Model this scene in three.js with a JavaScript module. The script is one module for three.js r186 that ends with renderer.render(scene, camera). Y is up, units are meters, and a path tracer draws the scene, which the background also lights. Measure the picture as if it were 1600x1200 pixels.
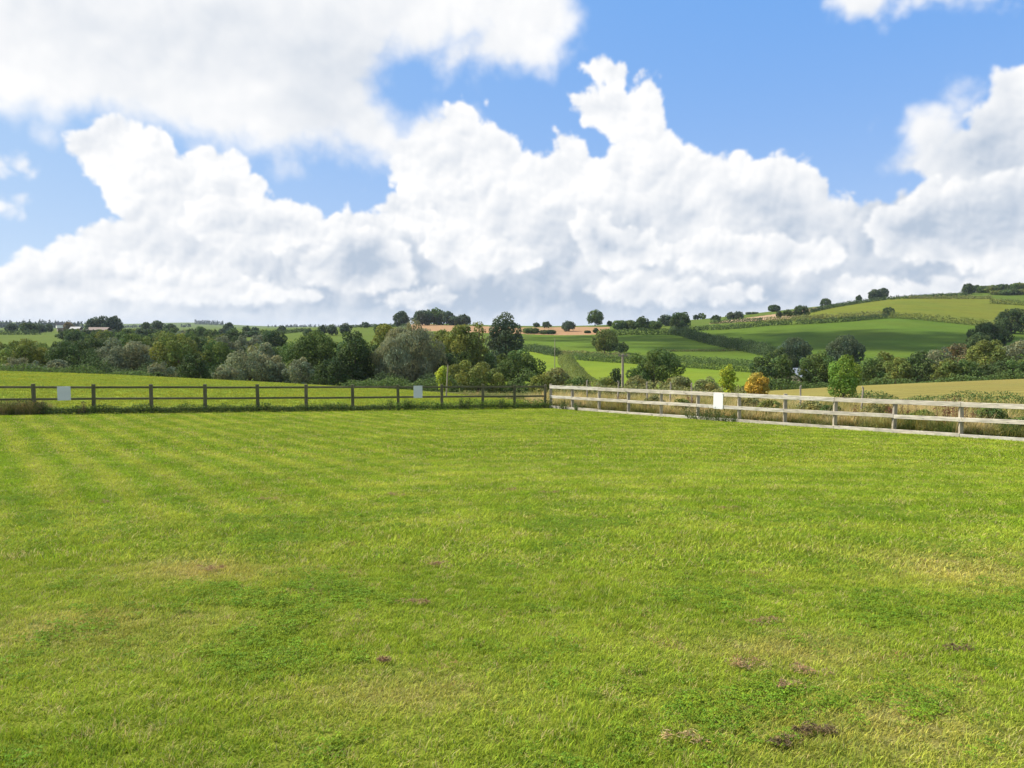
import * as THREE from 'three';
import { RoundedBoxGeometry } from 'three/addons/geometries/RoundedBoxGeometry.js';

// ------------------------------------------------------------------ camera
const F = 1209, PITCH = Math.atan(88 / F), CAMY = 1.65;      // focal length in photo pixels (1600 wide)
const scene = new THREE.Scene();
const camera = new THREE.PerspectiveCamera(2 * Math.atan(600 / F) * 180 / Math.PI, 4 / 3, 0.1, 9000);
camera.position.set(0, CAMY, 0);
camera.rotation.x = -PITCH;
scene.add(camera);

const renderer = new THREE.WebGLRenderer({ antialias: true });
renderer.toneMapping = THREE.LinearToneMapping;
const EXPOSURE = 1.6;
renderer.toneMappingExposure = EXPOSURE;
renderer.shadowMap.enabled = true;

// ------------------------------------------------------------------ sun
const SUNDIR = new THREE.Vector3(-0.95, 0, -0.32).normalize().multiplyScalar(Math.cos(0.76)); SUNDIR.y = Math.sin(0.76);
const sun = new THREE.DirectionalLight(new THREE.Color(1, 0.95, 0.84), 5);
sun.position.copy(SUNDIR).multiplyScalar(1500);
sun.castShadow = true; sun.shadow.mapSize.set(4096, 4096);
Object.assign(sun.shadow.camera, { left: -700, right: 700, top: 700, bottom: -700, near: 10, far: 4000 });
scene.add(sun, sun.target);

// ------------------------------------------------------------------ helpers
let seed = 12345;
function rnd() { seed = (seed + 0x6D2B79F5) | 0; let t = Math.imul(seed ^ (seed >>> 15), 1 | seed); t = (t + Math.imul(t ^ (t >>> 7), 61 | t)) ^ t; return ((t ^ (t >>> 14)) >>> 0) / 4294967296; }
const rr = (a, b) => a + (b - a) * rnd();
const clamp = (x, a = 0, b = 1) => x < a ? a : x > b ? b : x;
const sstep = (a, b, x) => { const t = clamp((x - a) / (b - a)); return t * t * (3 - 2 * t); };
const lerp = (a, b, t) => a + (b - a) * t;
const GR = new Float32Array(1024 * 2), PM = new Uint16Array(2048);
{ const p = [...Array(1024).keys()]; for (let i = 1023; i > 0; i--) { const j = Math.floor(rnd() * (i + 1)); [p[i], p[j]] = [p[j], p[i]]; } for (let i = 0; i < 2048; i++) PM[i] = p[i & 1023]; for (let i = 0; i < 1024; i++) { const a = rnd() * Math.PI * 2; GR[2 * i] = Math.cos(a); GR[2 * i + 1] = Math.sin(a); } }
function noise(x, y) {                                   // gradient noise, about -0.7 .. 0.7
  const X = Math.floor(x), Y = Math.floor(y), fx = x - X, fy = y - Y, xi = X & 1023, yi = Y & 1023, x1 = (xi + 1) & 1023, y1 = (yi + 1) & 1023;
  const u = fx * fx * fx * (fx * (fx * 6 - 15) + 10), v = fy * fy * fy * (fy * (fy * 6 - 15) + 10);
  const a = PM[PM[xi] + yi] * 2, b = PM[PM[x1] + yi] * 2, c = PM[PM[xi] + y1] * 2, d = PM[PM[x1] + y1] * 2;
  const n0 = GR[a] * fx + GR[a + 1] * fy, n1 = GR[b] * (fx - 1) + GR[b + 1] * fy, n2 = GR[c] * fx + GR[c + 1] * (fy - 1), n3 = GR[d] * (fx - 1) + GR[d + 1] * (fy - 1);
  return n0 + u * (n1 - n0) + v * (n2 + u * (n3 - n2) - n0 - u * (n1 - n0));
}
function fbm(x, y, o = 5) { let s = 0, a = 0.5; for (let i = 0; i < o; i++) { s += a * noise(x, y); a *= 0.5; const t = x * 1.9 + y * 0.62 + 17.3; y = y * 1.9 - x * 0.62 + 5.1; x = t; } return s * 1.4; }
function billow(x, y, o = 5) { let s = 0, a = 0.5; for (let i = 0; i < o; i++) { s += a * Math.abs(noise(x, y)); a *= 0.52; const t = x * 1.85 + y * 0.66 + 31.7; y = y * 1.85 - x * 0.66 + 9.4; x = t; } return s * 2; }
function ray(px, py) { const u = (600 - py) / F, d = Math.cos(PITCH) + u * Math.sin(PITCH); return { s: (px - 800) / F / d, t: (-Math.sin(PITCH) + u * Math.cos(PITCH)) / d }; }

// ------------------------------------------------------------------ sky: blue air and sunlit cumulus
const WHITE = [0.97, 0.975, 0.985], GREY = [0.49, 0.575, 0.70];
function sdPoly(P, x, y) {
  let d = 1e12, s = -1;
  for (let i = 0, j = P.length - 1; i < P.length; j = i++) {
    const ex = P[j][0] - P[i][0], ey = P[j][1] - P[i][1], wx = x - P[i][0], wy = y - P[i][1];
    const t = clamp((wx * ex + wy * ey) / (ex * ex + ey * ey + 1e-9)), bx = wx - ex * t, by = wy - ey * t;
    d = Math.min(d, bx * bx + by * by);
    if ((P[i][1] > y) !== (P[j][1] > y) && x < (P[j][0] - P[i][0]) * (y - P[i][1]) / (P[j][1] - P[i][1]) + P[i][0]) s = -s;
  }
  return s * Math.sqrt(d);
}
const toSky = ([px, py]) => { const r = ray(px, py), az = Math.atan(r.s); return [az * F, Math.atan(r.t * Math.cos(az)) * F]; };
// each bank of cloud: outline (traced as px, py of the photograph, turned to directions), softness of its edge, size of its puffs
const banks = [
  { soft: 30, amp: 34, size: 120, k: 0.55, pts: [[-500, -700], [-500, 120], [-60, 165], [40, 182], [78, 192], [120, 182], [180, 195], [250, 212], [330, 235], [430, 250], [520, 243], [600, 262], [690, 300], [720, 200], [640, 190], [596, 150], [606, 95], [640, 70], [715, 58], [740, 50], [690, 96], [700, 110], [745, 98], [790, 104], [850, 100], [895, 60], [905, 20], [880, -40], [900, -150], [800, -700]] },
  { soft: 22, amp: 30, size: 90, k: 0.55, pts: [[1270, -20], [1290, 5], [1325, 35], [1370, 25], [1405, -5], [1560, 12], [1620, -60], [1250, -60]] },
  { soft: 5, amp: 17, size: 58, k: 1, pts: [[590, 330], [640, 306], [598, 270], [612, 236], [640, 205], [690, 172], [722, 150], [748, 166], [757, 182], [800, 203], [832, 240], [862, 232], [866, 200], [892, 205], [916, 214], [922, 240], [945, 250], [960, 230], [905, 190], [900, 150], [935, 128], [910, 103], [940, 93], [972, 100], [984, 134], [1005, 114], [1030, 122], [1044, 175], [1058, 215], [1105, 235], [1150, 238], [1185, 243], [1225, 237], [1268, 250], [1290, 278], [1300, 302], [1345, 320], [1372, 330], [1372, 560], [560, 560]] },
  { soft: 26, amp: 30, size: 90, k: 0.5, pts: [[1395, 262], [1420, 236], [1400, 205], [1425, 175], [1490, 150], [1510, 165], [1500, 230], [1480, 262]] },
  { soft: 6, amp: 17, size: 60, k: 0.9, pts: [[1900, 40], [1640, 95], [1595, 102], [1560, 117], [1540, 143], [1520, 165], [1505, 198], [1478, 216], [1440, 238], [1402, 262], [1440, 268], [1462, 282], [1425, 296], [1405, 294], [1385, 312], [1350, 318], [1320, 350], [1310, 560], [1900, 560]] },
  { soft: 4.5, amp: 15, size: 54, k: 1, pts: [[-30, 560], [-300, 560], [-300, 405], [-60, 415], [0, 408], [60, 385], [110, 358], [185, 337], [160, 322], [148, 296], [128, 270], [103, 238], [100, 214], [130, 200], [140, 180], [185, 172], [208, 186], [225, 205], [252, 190], [274, 214], [284, 238], [300, 221], [330, 228], [366, 235], [384, 258], [385, 278], [408, 276], [424, 302], [456, 309], [482, 322], [511, 337], [542, 321], [577, 335], [607, 352], [640, 380], [700, 560]] },
  // nearer heads of cumulus in front, white at the rim and greyer below it
  { soft: 5, amp: 12, size: 46, k: 1, dim: 0.24, pts: [[285, 350], [288, 318], [318, 304], [352, 306], [400, 303], [430, 316], [470, 318], [510, 338], [500, 380], [430, 400], [330, 392]] },
  { soft: 5, amp: 10, size: 40, k: 1, dim: 0.00, pts: [[582, 322], [612, 308], [655, 305], [690, 330], [688, 352], [668, 362], [655, 380], [636, 366], [610, 348]] },
  { soft: 6, amp: 11, size: 48, k: 1, dim: 0.48, pts: [[500, 372], [520, 352], [560, 348], [600, 356], [632, 378], [650, 412], [640, 452], [560, 462], [470, 446], [455, 412]] },
  { soft: 6, amp: 12, size: 44, k: 1, dim: 0.21, pts: [[655, 388], [664, 360], [700, 352], [735, 362], [790, 372], [840, 390], [850, 420], [760, 430], [690, 420]] },
  { soft: 5, amp: 11, size: 44, k: 1, dim: 0.44, pts: [[890, 350], [905, 330], [925, 324], [950, 334], [960, 352], [990, 358], [1020, 358], [1040, 385], [1050, 405], [1010, 420], [930, 420], [905, 396]] },
  { soft: 6, amp: 12, size: 46, k: 1, dim: 0.24, pts: [[1050, 390], [1080, 360], [1120, 352], [1160, 366], [1200, 360], [1245, 372], [1300, 368], [1320, 400], [1280, 430], [1150, 430], [1070, 424]] },
  { soft: 5, amp: 12, size: 46, k: 1, dim: 0.40, pts: [[1345, 360], [1365, 328], [1400, 318], [1428, 292], [1470, 275], [1520, 280], [1600, 250], [1700, 260], [1700, 420], [1500, 420], [1380, 400]] },
  { soft: 6, amp: 12, size: 44, k: 1, dim: 0.28, pts: [[-100, 430], [-20, 418], [40, 402], [95, 392], [130, 398], [170, 388], [220, 402], [260, 420], [300, 440], [250, 468], [100, 475], [-100, 470]] },
  { soft: 6, amp: 11, size: 40, k: 1, dim: 0.24, pts: [[205, 445], [220, 424], [262, 412], [310, 420], [350, 410], [400, 430], [440, 444], [500, 452], [520, 470], [400, 480], [260, 474]] },
  { soft: 7, amp: 12, size: 40, k: 1, dim: 0.18, pts: [[590, 470], [620, 452], [670, 455], [720, 462], [700, 478], [620, 482]] },
  { soft: 7, amp: 12, size: 44, k: 1, dim: 0.20, pts: [[915, 455], [945, 432], [1010, 428], [1080, 440], [1180, 446], [1200, 470], [1060, 480], [940, 476]] },
  { soft: 6, amp: 12, size: 44, k: 1, dim: 0.16, pts: [[1300, 452], [1315, 428], [1370, 430], [1420, 440], [1500, 436], [1560, 420], [1660, 408], [1660, 470], [1320, 470]] },
  { soft: 16, amp: 16, size: 40, k: 0.6, pts: [[-80, 240], [0, 246], [45, 256], [44, 268], [0, 268], [-80, 265]] },
  { soft: 14, amp: 14, size: 40, k: 0.6, pts: [[-80, 312], [0, 318], [34, 315], [36, 326], [0, 330], [-80, 330]] },
].map((b) => { const P = b.pts.map(toSky), xs = P.map((p) => p[0]), ys = P.map((p) => p[1]), m = b.amp * 1.5 + b.soft; return { ...b, P, box: [Math.min(...xs) - m, Math.max(...xs) + m, Math.min(...ys) - m, Math.max(...ys) + m] }; });
// thicker cloud that lets less light through: px, py, half width, half height, amount
const thick = [[160, 30, 110, 70, 0.22], [540, 120, 130, 110, 0.3], [420, 60, 120, 60, 0.12], [565, 405, 90, 48, 0.85], [480, 435, 110, 34, 0.5], [320, 410, 90, 30, 0.3], [90, 445, 60, 22, 0.4], [640, 440, 70, 45, 0.6], [720, 470, 190, 28, 0.75], [850, 420, 110, 60, 0.5], [985, 385, 60, 42, 0.55], [900, 345, 50, 30, 0.3], [1060, 335, 40, 14, 0.4], [1190, 310, 55, 26, 0.4], [1250, 345, 90, 50, 0.45], [1150, 430, 160, 40, 0.4], [1390, 340, 40, 30, 0.45], [1540, 300, 110, 80, 0.6], [1480, 370, 130, 60, 0.5], [1200, 470, 200, 22, 0.55], [980, 475, 140, 24, 0.7], [1570, 210, 60, 40, 0.4], [420, 480, 200, 18, 0.35], [1460, 420, 160, 30, 0.45]]
  .map(([px, py, rx, ry, a]) => [...toSky([px, py]), rx, ry, a]);
{
  const W = 4096, H = 2048, data = new Float32Array(W * H * 4), out = [0, 0, 0];
  const L = [-0.62, 0.78];
  const mixc = (c, a) => { for (let k = 0; k < 3; k++) out[k] += (c[k] - out[k]) * a; };
  const col = [0, 0, 0];
  for (let j = 0; j < H; j++) {
    const el = ((j + 0.5) / H - 0.5) * Math.PI, e = el * F, sy = Math.sin(el), cy = Math.cos(el);
    for (let i = 0; i < W; i++) {
      const o = (j * W + i) * 4, phi = ((i + 0.5) / W - 0.5) * 2 * Math.PI, x = Math.cos(phi) * cy, z = Math.sin(phi) * cy;
      data[o + 3] = 1;
      if (el < -0.03) { data[o] = 0.30; data[o + 1] = 0.34; data[o + 2] = 0.36; continue; }
      const az = Math.atan2(x, -z), q = az * F, toSun = Math.max(0, x * SUNDIR.x + sy * SUNDIR.y + z * SUNDIR.z);
      // air
      const h = Math.exp(-Math.max(sy, 0) * 5.4), g = Math.pow(toSun, 3) * 0.5;
      out[0] = lerp(0.105, 0.66, h) + g * 0.70; out[1] = lerp(0.345, 0.80, h) + g * 0.66; out[2] = lerp(0.84, 0.97, h) + g * 0.20;
      const inF = (1 - sstep(760, 1050, Math.abs(q))) * (1 - sstep(560, 800, e));
      // cloud deck that goes on all round
      if (inF < 1) {
        const k = 1 / (sy + 0.22), X = x * k * 1.7 + 40, Z = z * k * 1.7 + 40;
        const n = fbm(X, Z, 6) + 0.30 * (billow(X * 2.3, Z * 2.3, 4) - 0.45) + 0.13 * (1 - sstep(0, 0.35, sy)) + 0.07;
        const a = sstep(-0.04, 0.14, n) * (1 - inF);
        if (a > 0) { const s = clamp(0.92 - sstep(0.1, 0.6, n) * 0.55 + 0.5 * (fbm(X, Z, 3) - fbm(X + SUNDIR.x * 0.12, Z + SUNDIR.z * 0.12, 3))); for (let c = 0; c < 3; c++) col[c] = lerp(GREY[c], WHITE[c], s); mixc(col, a); }
      }
      if (inF > 0) {
        let th = 0;
        const tn = fbm(q / 70 + 3, e / 55, 4) * 0.9;
        for (const t of thick) { const dx = (q - t[0]) / t[2], dy = (e - t[1]) / t[3], r = dx * dx + dy * dy; if (r < 5) th += t[4] * Math.exp(-r * 1.1) * (1 + tn); }
        for (const b of banks) {
          if (q < b.box[0] || q > b.box[1] || e < b.box[2] || e > b.box[3]) continue;
          let v = sdPoly(b.P, q, e);
          if (v < -b.amp * 0.85 - b.soft) continue;
          const u = q / b.size, w = e / b.size;
          const B = billow(u + 7, w + b.soft, 6);
          if (v < b.amp * 2 + b.soft) v += b.amp * (1.7 * (B - 0.42) + 0.9 * fbm(u * 1.6, w * 1.6 + 50, 5));
          const a = sstep(-b.soft, b.soft, v) * inF;
          if (a <= 0) continue;
          const dl = 0.16, B2 = billow(u + 7 + L[0] * dl, w + b.soft + L[1] * dl, 6), u3 = u * 0.45, w3 = w * 0.45;
          const big = billow(u3 + 90, w3, 3) - billow(u3 + 90 + L[0] * 0.3, w3 + L[1] * 0.3, 3);
          let s = 0.93 + b.k * (0.62 * (B - B2) + 0.5 * big) - 0.10 * sstep(10, 120, v) * b.k - (b.dim ?? 0) * sstep(4, 46, v + 10 * tn) + 0.10 * (1 - sstep(0, 30, v)) * b.k - th * (b.dim === undefined ? 0.95 : 0.3);
          s = clamp(s, 0.0, 1.12);
          for (let c = 0; c < 3; c++) col[c] = lerp(GREY[c], WHITE[c], s);
          mixc(col, a);
        }
        // haze low in the sky
        const hz = (1 - sstep(0, 55, e)) * 0.45 * inF; col[0] = 0.60; col[1] = 0.70; col[2] = 0.83; mixc(col, hz);
      }
      for (let c = 0; c < 3; c++) data[o + c] = out[c] * 1.02 / EXPOSURE;
    }
  }
  const sky = new THREE.DataTexture(data, W, H, THREE.RGBAFormat, THREE.FloatType);
  sky.mapping = THREE.EquirectangularReflectionMapping; sky.magFilter = THREE.LinearFilter; sky.minFilter = THREE.LinearFilter; sky.needsUpdate = true;
  scene.background = sky; scene.environment = sky;
}
console.log('sky done');

// ------------------------------------------------------------------ lie of the land (x to the right, d = metres ahead of the camera)
// the lawn falls away from the camera; fitted to the feet of three fence posts
const [LA, LB, LC] = [0.0863, 0.01337, -0.000645];
const lawnH = (x, d) => -(LA * d + LB * x + LC * d * d);
const FA = [-18.9, 30.5], FC = [1.87, 39], FB = [14.87, 25.5];
const slopeL = (FC[1] - FA[1]) / (FC[0] - FA[0]), slopeR = (FB[1] - FC[1]) / (FB[0] - FC[0]);
const fenceD = (x) => x < FC[0] ? FC[1] + (x - FC[0]) * slopeL : FC[1] + (x - FC[0]) * slopeR;
const fenceAt = (s) => { const l = s < FC[0] / FC[1] ? slopeL : slopeR; return (FC[1] - FC[0] * l) / Math.max(0.05, 1 - s * l); };   // depth of the fence in the direction x / d = s
const DEP = [45, 60, 80, 110, 150, 200, 280, 380, 480, 600, 800, 1200, 2000, 3500, 6000];
const LAND = [
  [-400, 600, 583, 573, 584, 575, 560, 540, 527, 521, 518, 515, 514, 510, 503, 510],
  [0, 605, 590, 580, 590, 578, 560, 540, 527, 521, 518, 515, 514, 510, 503, 510],
  [200, 612, 598, 587, 597, 583, 563, 543, 530, 524, 519, 516, 514, 512, 506, 511],
  [300, 615, 601, 592, 602, 586, 565, 545, 531, 524, 518, 516, 514, 511, 504, 511],
  [400, 618, 604, 597, 606, 588, 566, 546, 530, 523, 517, 514, 514, 512, 509, 511],
  [560, 622, 611, 606, 610, 592, 570, 548, 527, 516, 511, 511, 514, 512, 510, 511],
  [680, 626, 617, 612, 611, 594, 573, 548, 525, 512, 506, 509, 516, 514, 512, 512],
  [800, 630, 622, 615, 611, 594, 573, 548, 524, 513, 509, 512, 518, 515, 512, 512],
  [900, 631, 624, 617, 611, 592, 572, 546, 524, 511, 509, 513, 518, 515, 512, 512],
  [1000, 632, 624, 617, 610, 592, 571, 544, 522, 510, 505, 511, 518, 515, 512, 512],
  [1100, 632, 624, 616, 609, 592, 571, 545, 518, 503, 498, 506, 515, 514, 512, 512],
  [1200, 630, 619, 611, 611, 594, 572, 540, 508, 494, 487, 498, 512, 514, 512, 512],
  [1300, 625, 611, 605, 610, 592, 568, 532, 502, 483, 476, 488, 508, 514, 512, 512],
  [1400, 620, 606, 600, 607, 590, 566, 527, 497, 476, 464, 477, 500, 512, 512, 512],
  [1500, 614, 602, 596, 604, 588, 564, 525, 500, 478, 458, 469, 495, 510, 512, 512],
  [1600, 610, 598, 592, 602, 586, 562, 527, 504, 480, 452, 460, 490, 508, 512, 512],
  [2000, 602, 592, 586, 598, 582, 560, 527, 500, 474, 446, 452, 484, 504, 512, 512],
].map(([px, ...py]) => ({ s: (px - 800) / F, h: py.map((y, k) => CAMY + DEP[k] * ray(px, y).t) }));
const herm = (p0, p1, p2, p3, x0, x1, x2, x3, x) => {           // cubic through p1, p2 with limited slopes
  const m1 = (p2 - p1) / (x2 - x1), ma = (p1 - p0) / (x1 - x0), mb = (p3 - p2) / (x3 - x2);
  const s1 = (ma * (x2 - x1) + m1 * (x1 - x0)) / (x2 - x0), s2 = (m1 * (x3 - x2) + mb * (x2 - x1)) / (x3 - x1);
  const w = x2 - x1, t = (x - x1) / w, t2 = t * t, t3 = t2 * t;
  return p1 * (2 * t3 - 3 * t2 + 1) + s1 * w * (t3 - 2 * t2 + t) + p2 * (3 * t2 - 2 * t3) + s2 * w * (t3 - t2);
};
function ground(x, d) {
  const s = clamp(x / Math.max(d, 1), LAND[0].s, LAND[LAND.length - 1].s), fd = d < 60 ? fenceAt(x / Math.max(d, 1)) : 0;
  if (d <= Math.max(fd, 2)) return lawnH(x, d);
  let c = 0; while (c < LAND.length - 2 && s > LAND[c + 1].s) c++;
  const c0 = LAND[Math.max(0, c - 1)], c1 = LAND[c], c2 = LAND[c + 1], c3 = LAND[Math.min(LAND.length - 1, c + 2)];
  const f0 = fenceAt(s), f = f0 < 43 ? f0 : 43, hf = lawnH(s * f, f);
  const col = (C) => {
    if (d >= 6000) return C.h[14];
    let k = 0; while (k < 14 && d > DEP[k]) k++;
    const X = (i) => i < 0 ? (i === -1 ? f : f - 8) : i > 14 ? 9000 : DEP[i], Y = (i) => i < 0 ? (i === -1 ? hf : hf + 0.3) : i > 14 ? C.h[14] : C.h[i];
    return herm(Y(k - 2), Y(k - 1), Y(k), Y(k + 1), X(k - 2), X(k - 1), X(k), X(k + 1), d);
  };
  const e0 = c0 === c1 ? c1.s - 0.1 : c0.s, e3 = c3 === c2 ? c2.s + 0.1 : c3.s;
  return herm(col(c0), col(c1), col(c2), col(c3), e0, c1.s, c2.s, e3, s);
}
// where a line of sight of the photograph meets the land, from depth d0 on
function meet(px, py, d0 = 3) {
  const r = ray(px, py); let d = d0;
  for (let k = 0; k < 900; k++) { const n = d * 1.008 + 0.02; if (CAMY + n * r.t <= ground(r.s * n, n)) { let a = d, b = n; for (let i = 0; i < 20; i++) { const m = (a + b) / 2; if (CAMY + m * r.t <= ground(r.s * m, m)) b = m; else a = m; } return [r.s * b, b]; } d = n; if (d > 5500) break; }
  return null;
}
const far = (px, py) => { for (let y = py; y < py + 40; y++) { const m = meet(px, y, 115); if (m && m[1] < 900) return m; } return meet(px, py + 40, 115); };

// ------------------------------------------------------------------ textures and materials
function tex(n, f, srgb = false) {
  const data = new Uint8Array(n * n * 4), c = [0, 0, 0];
  for (let j = 0; j < n; j++) for (let i = 0; i < n; i++) { f(i / n, j / n, c); const o = (j * n + i) * 4; for (let k = 0; k < 3; k++) data[o + k] = clamp(c[k]) * 255; data[o + 3] = 255; }
  const t = new THREE.DataTexture(data, n, n); t.wrapS = t.wrapT = THREE.RepeatWrapping; t.magFilter = THREE.LinearFilter; t.minFilter = THREE.LinearMipmapLinearFilter; t.generateMipmaps = true; if (srgb) t.colorSpace = THREE.SRGBColorSpace; t.needsUpdate = true; return t;
}
const wrapN = (u, v, k, o) => { const a = 1 - Math.abs(2 * u - 1), w = sstep(0, 0.25, Math.min(u, 1 - u)) ; return fbm(u * k, v * k, o) * w + fbm(u * k + (u > 0.5 ? -k : 0) + 77, v * k, o) * (1 - w); };
const turfTex = tex(1024, (u, v, c) => { const a = 0.78 + 0.5 * wrapN(u, v, 160, 3) + 0.25 * wrapN(u, v + 0.3, 24, 3); c[0] = a * 1.02; c[1] = a; c[2] = a * 0.9; });
const turfBump = tex(512, (u, v, c) => { c[0] = c[1] = c[2] = 0.5 + 0.6 * wrapN(u, v, 120, 3); });
const woodTex = tex(512, (u, v, c) => { const kn = sstep(0.34, 0.5, noise(u * 9 + 60, v * 22)), g = (0.82 + 0.5 * fbm(u * 5, v * 90, 4) + 0.5 * fbm(u * 6 + 9, v * 9, 3)) * (1 - 0.55 * kn); const lich = sstep(0.16, 0.42, fbm(u * 14 + 3, v * 14, 4)); c[0] = lerp(g, 0.62, lich * 0.5); c[1] = lerp(g * 0.98, 0.70, lich * 0.5); c[2] = lerp(g * 0.95, 0.46, lich * 0.5); });
const woodBump = tex(512, (u, v, c) => { c[0] = c[1] = c[2] = 0.5 + 0.5 * fbm(u * 5, v * 90, 4); });
const leafMat = new THREE.MeshPhysicalMaterial({ vertexColors: true, roughness: 0.62, transmission: 0.38, thickness: 0, side: THREE.DoubleSide, specularIntensity: 0.5 }); leafMat.name = 'leaf';
leafMat.roughness = 0.9; leafMat.specularIntensity = 0.3;
const barkMat = new THREE.MeshStandardMaterial({ color: new THREE.Color().setRGB(0.085, 0.068, 0.05), roughness: 0.95 });
const grassMat = new THREE.MeshPhysicalMaterial({ color: 0xffffff, vertexColors: true, roughness: 0.8, transmission: 0.45, thickness: 0, side: THREE.DoubleSide, specularIntensity: 0.15 });
const soilMat = (m) => Object.assign(m, { roughness: 1 });

const used = {};
const numbered = (n) => { const k = used[n] = (used[n] ?? -1) + 1; return k ? `${n}_${String(k).padStart(3, '0')}` : n; };
function top(o, name, label, category, group, kind) { o.name = numbered(name); if (kind) o.userData.kind = kind; if (label) o.userData.label = label; if (category) o.userData.category = category; if (group) o.userData.group = group; scene.add(o); o.traverse((m) => { if (m.isMesh) { m.castShadow = true; m.receiveShadow = true; } }); return o; }
const part = (parent, name, geo, mat) => { const m = new THREE.Mesh(geo, mat); m.name = name; m.castShadow = m.receiveShadow = true; parent.add(m); return m; };

// ------------------------------------------------------------------ fields
const poly = (pts) => pts.map(([px, py]) => far(px, py));
const inside = (P, x, y) => { let s = false; for (let i = 0, j = P.length - 1; i < P.length; j = i++) if ((P[i][1] > y) !== (P[j][1] > y) && x < (P[j][0] - P[i][0]) * (y - P[i][1]) / (P[j][1] - P[i][1]) + P[i][0]) s = !s; return s; };
const FIELDS = [
  { name: 'ploughed_field', c: [0.36, 0.225, 0.13], pts: [[640, 507], [700, 508], [760, 510], [820, 512], [950, 511], [942, 523], [870, 524], [810, 522], [740, 520], [640, 517]] },
  { name: 'ploughed_field', c: [0.38, 0.27, 0.18], pts: [[1140, 500], [1210, 491], [1298, 477], [1264, 487], [1230, 498], [1165, 503], [1100, 507]] },
  { name: 'hill_pasture', c: [0.150, 0.175, 0.022], pts: [[1264, 487], [1330, 475], [1400, 467], [1550, 467], [1610, 477], [1700, 490], [1700, 530], [1560, 510], [1440, 498], [1390, 495], [1262, 500]] },
  { name: 'hedged_field', c: [0.092, 0.152, 0.018], pts: [[1060, 523], [1072, 517], [1200, 509], [1240, 507], [1390, 498], [1440, 499], [1560, 511], [1700, 530], [1700, 590], [1205, 590], [1205, 555], [1140, 543]] },
  { name: 'hedged_field', c: [0.105, 0.168, 0.018], pts: [[800, 545], [830, 524], [945, 524], [1060, 523], [1140, 543], [1205, 556], [1180, 572], [1100, 566], [990, 562], [895, 556]] },
  { name: 'sloping_meadow', c: [0.165, 0.235, 0.022], pts: [[800, 546], [895, 557], [990, 563], [1100, 568], [1205, 576], [1240, 640], [700, 640]] },
].map((f) => ({ ...f, P: poly(f.pts) }));
const STUB = [0.245, 0.215, 0.062], PAST = [0.250, 0.310, 0.036], ROUGH = [0.11, 0.125, 0.035], WOODF = [0.05, 0.065, 0.02], HILL = [0.10, 0.145, 0.022];
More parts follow.
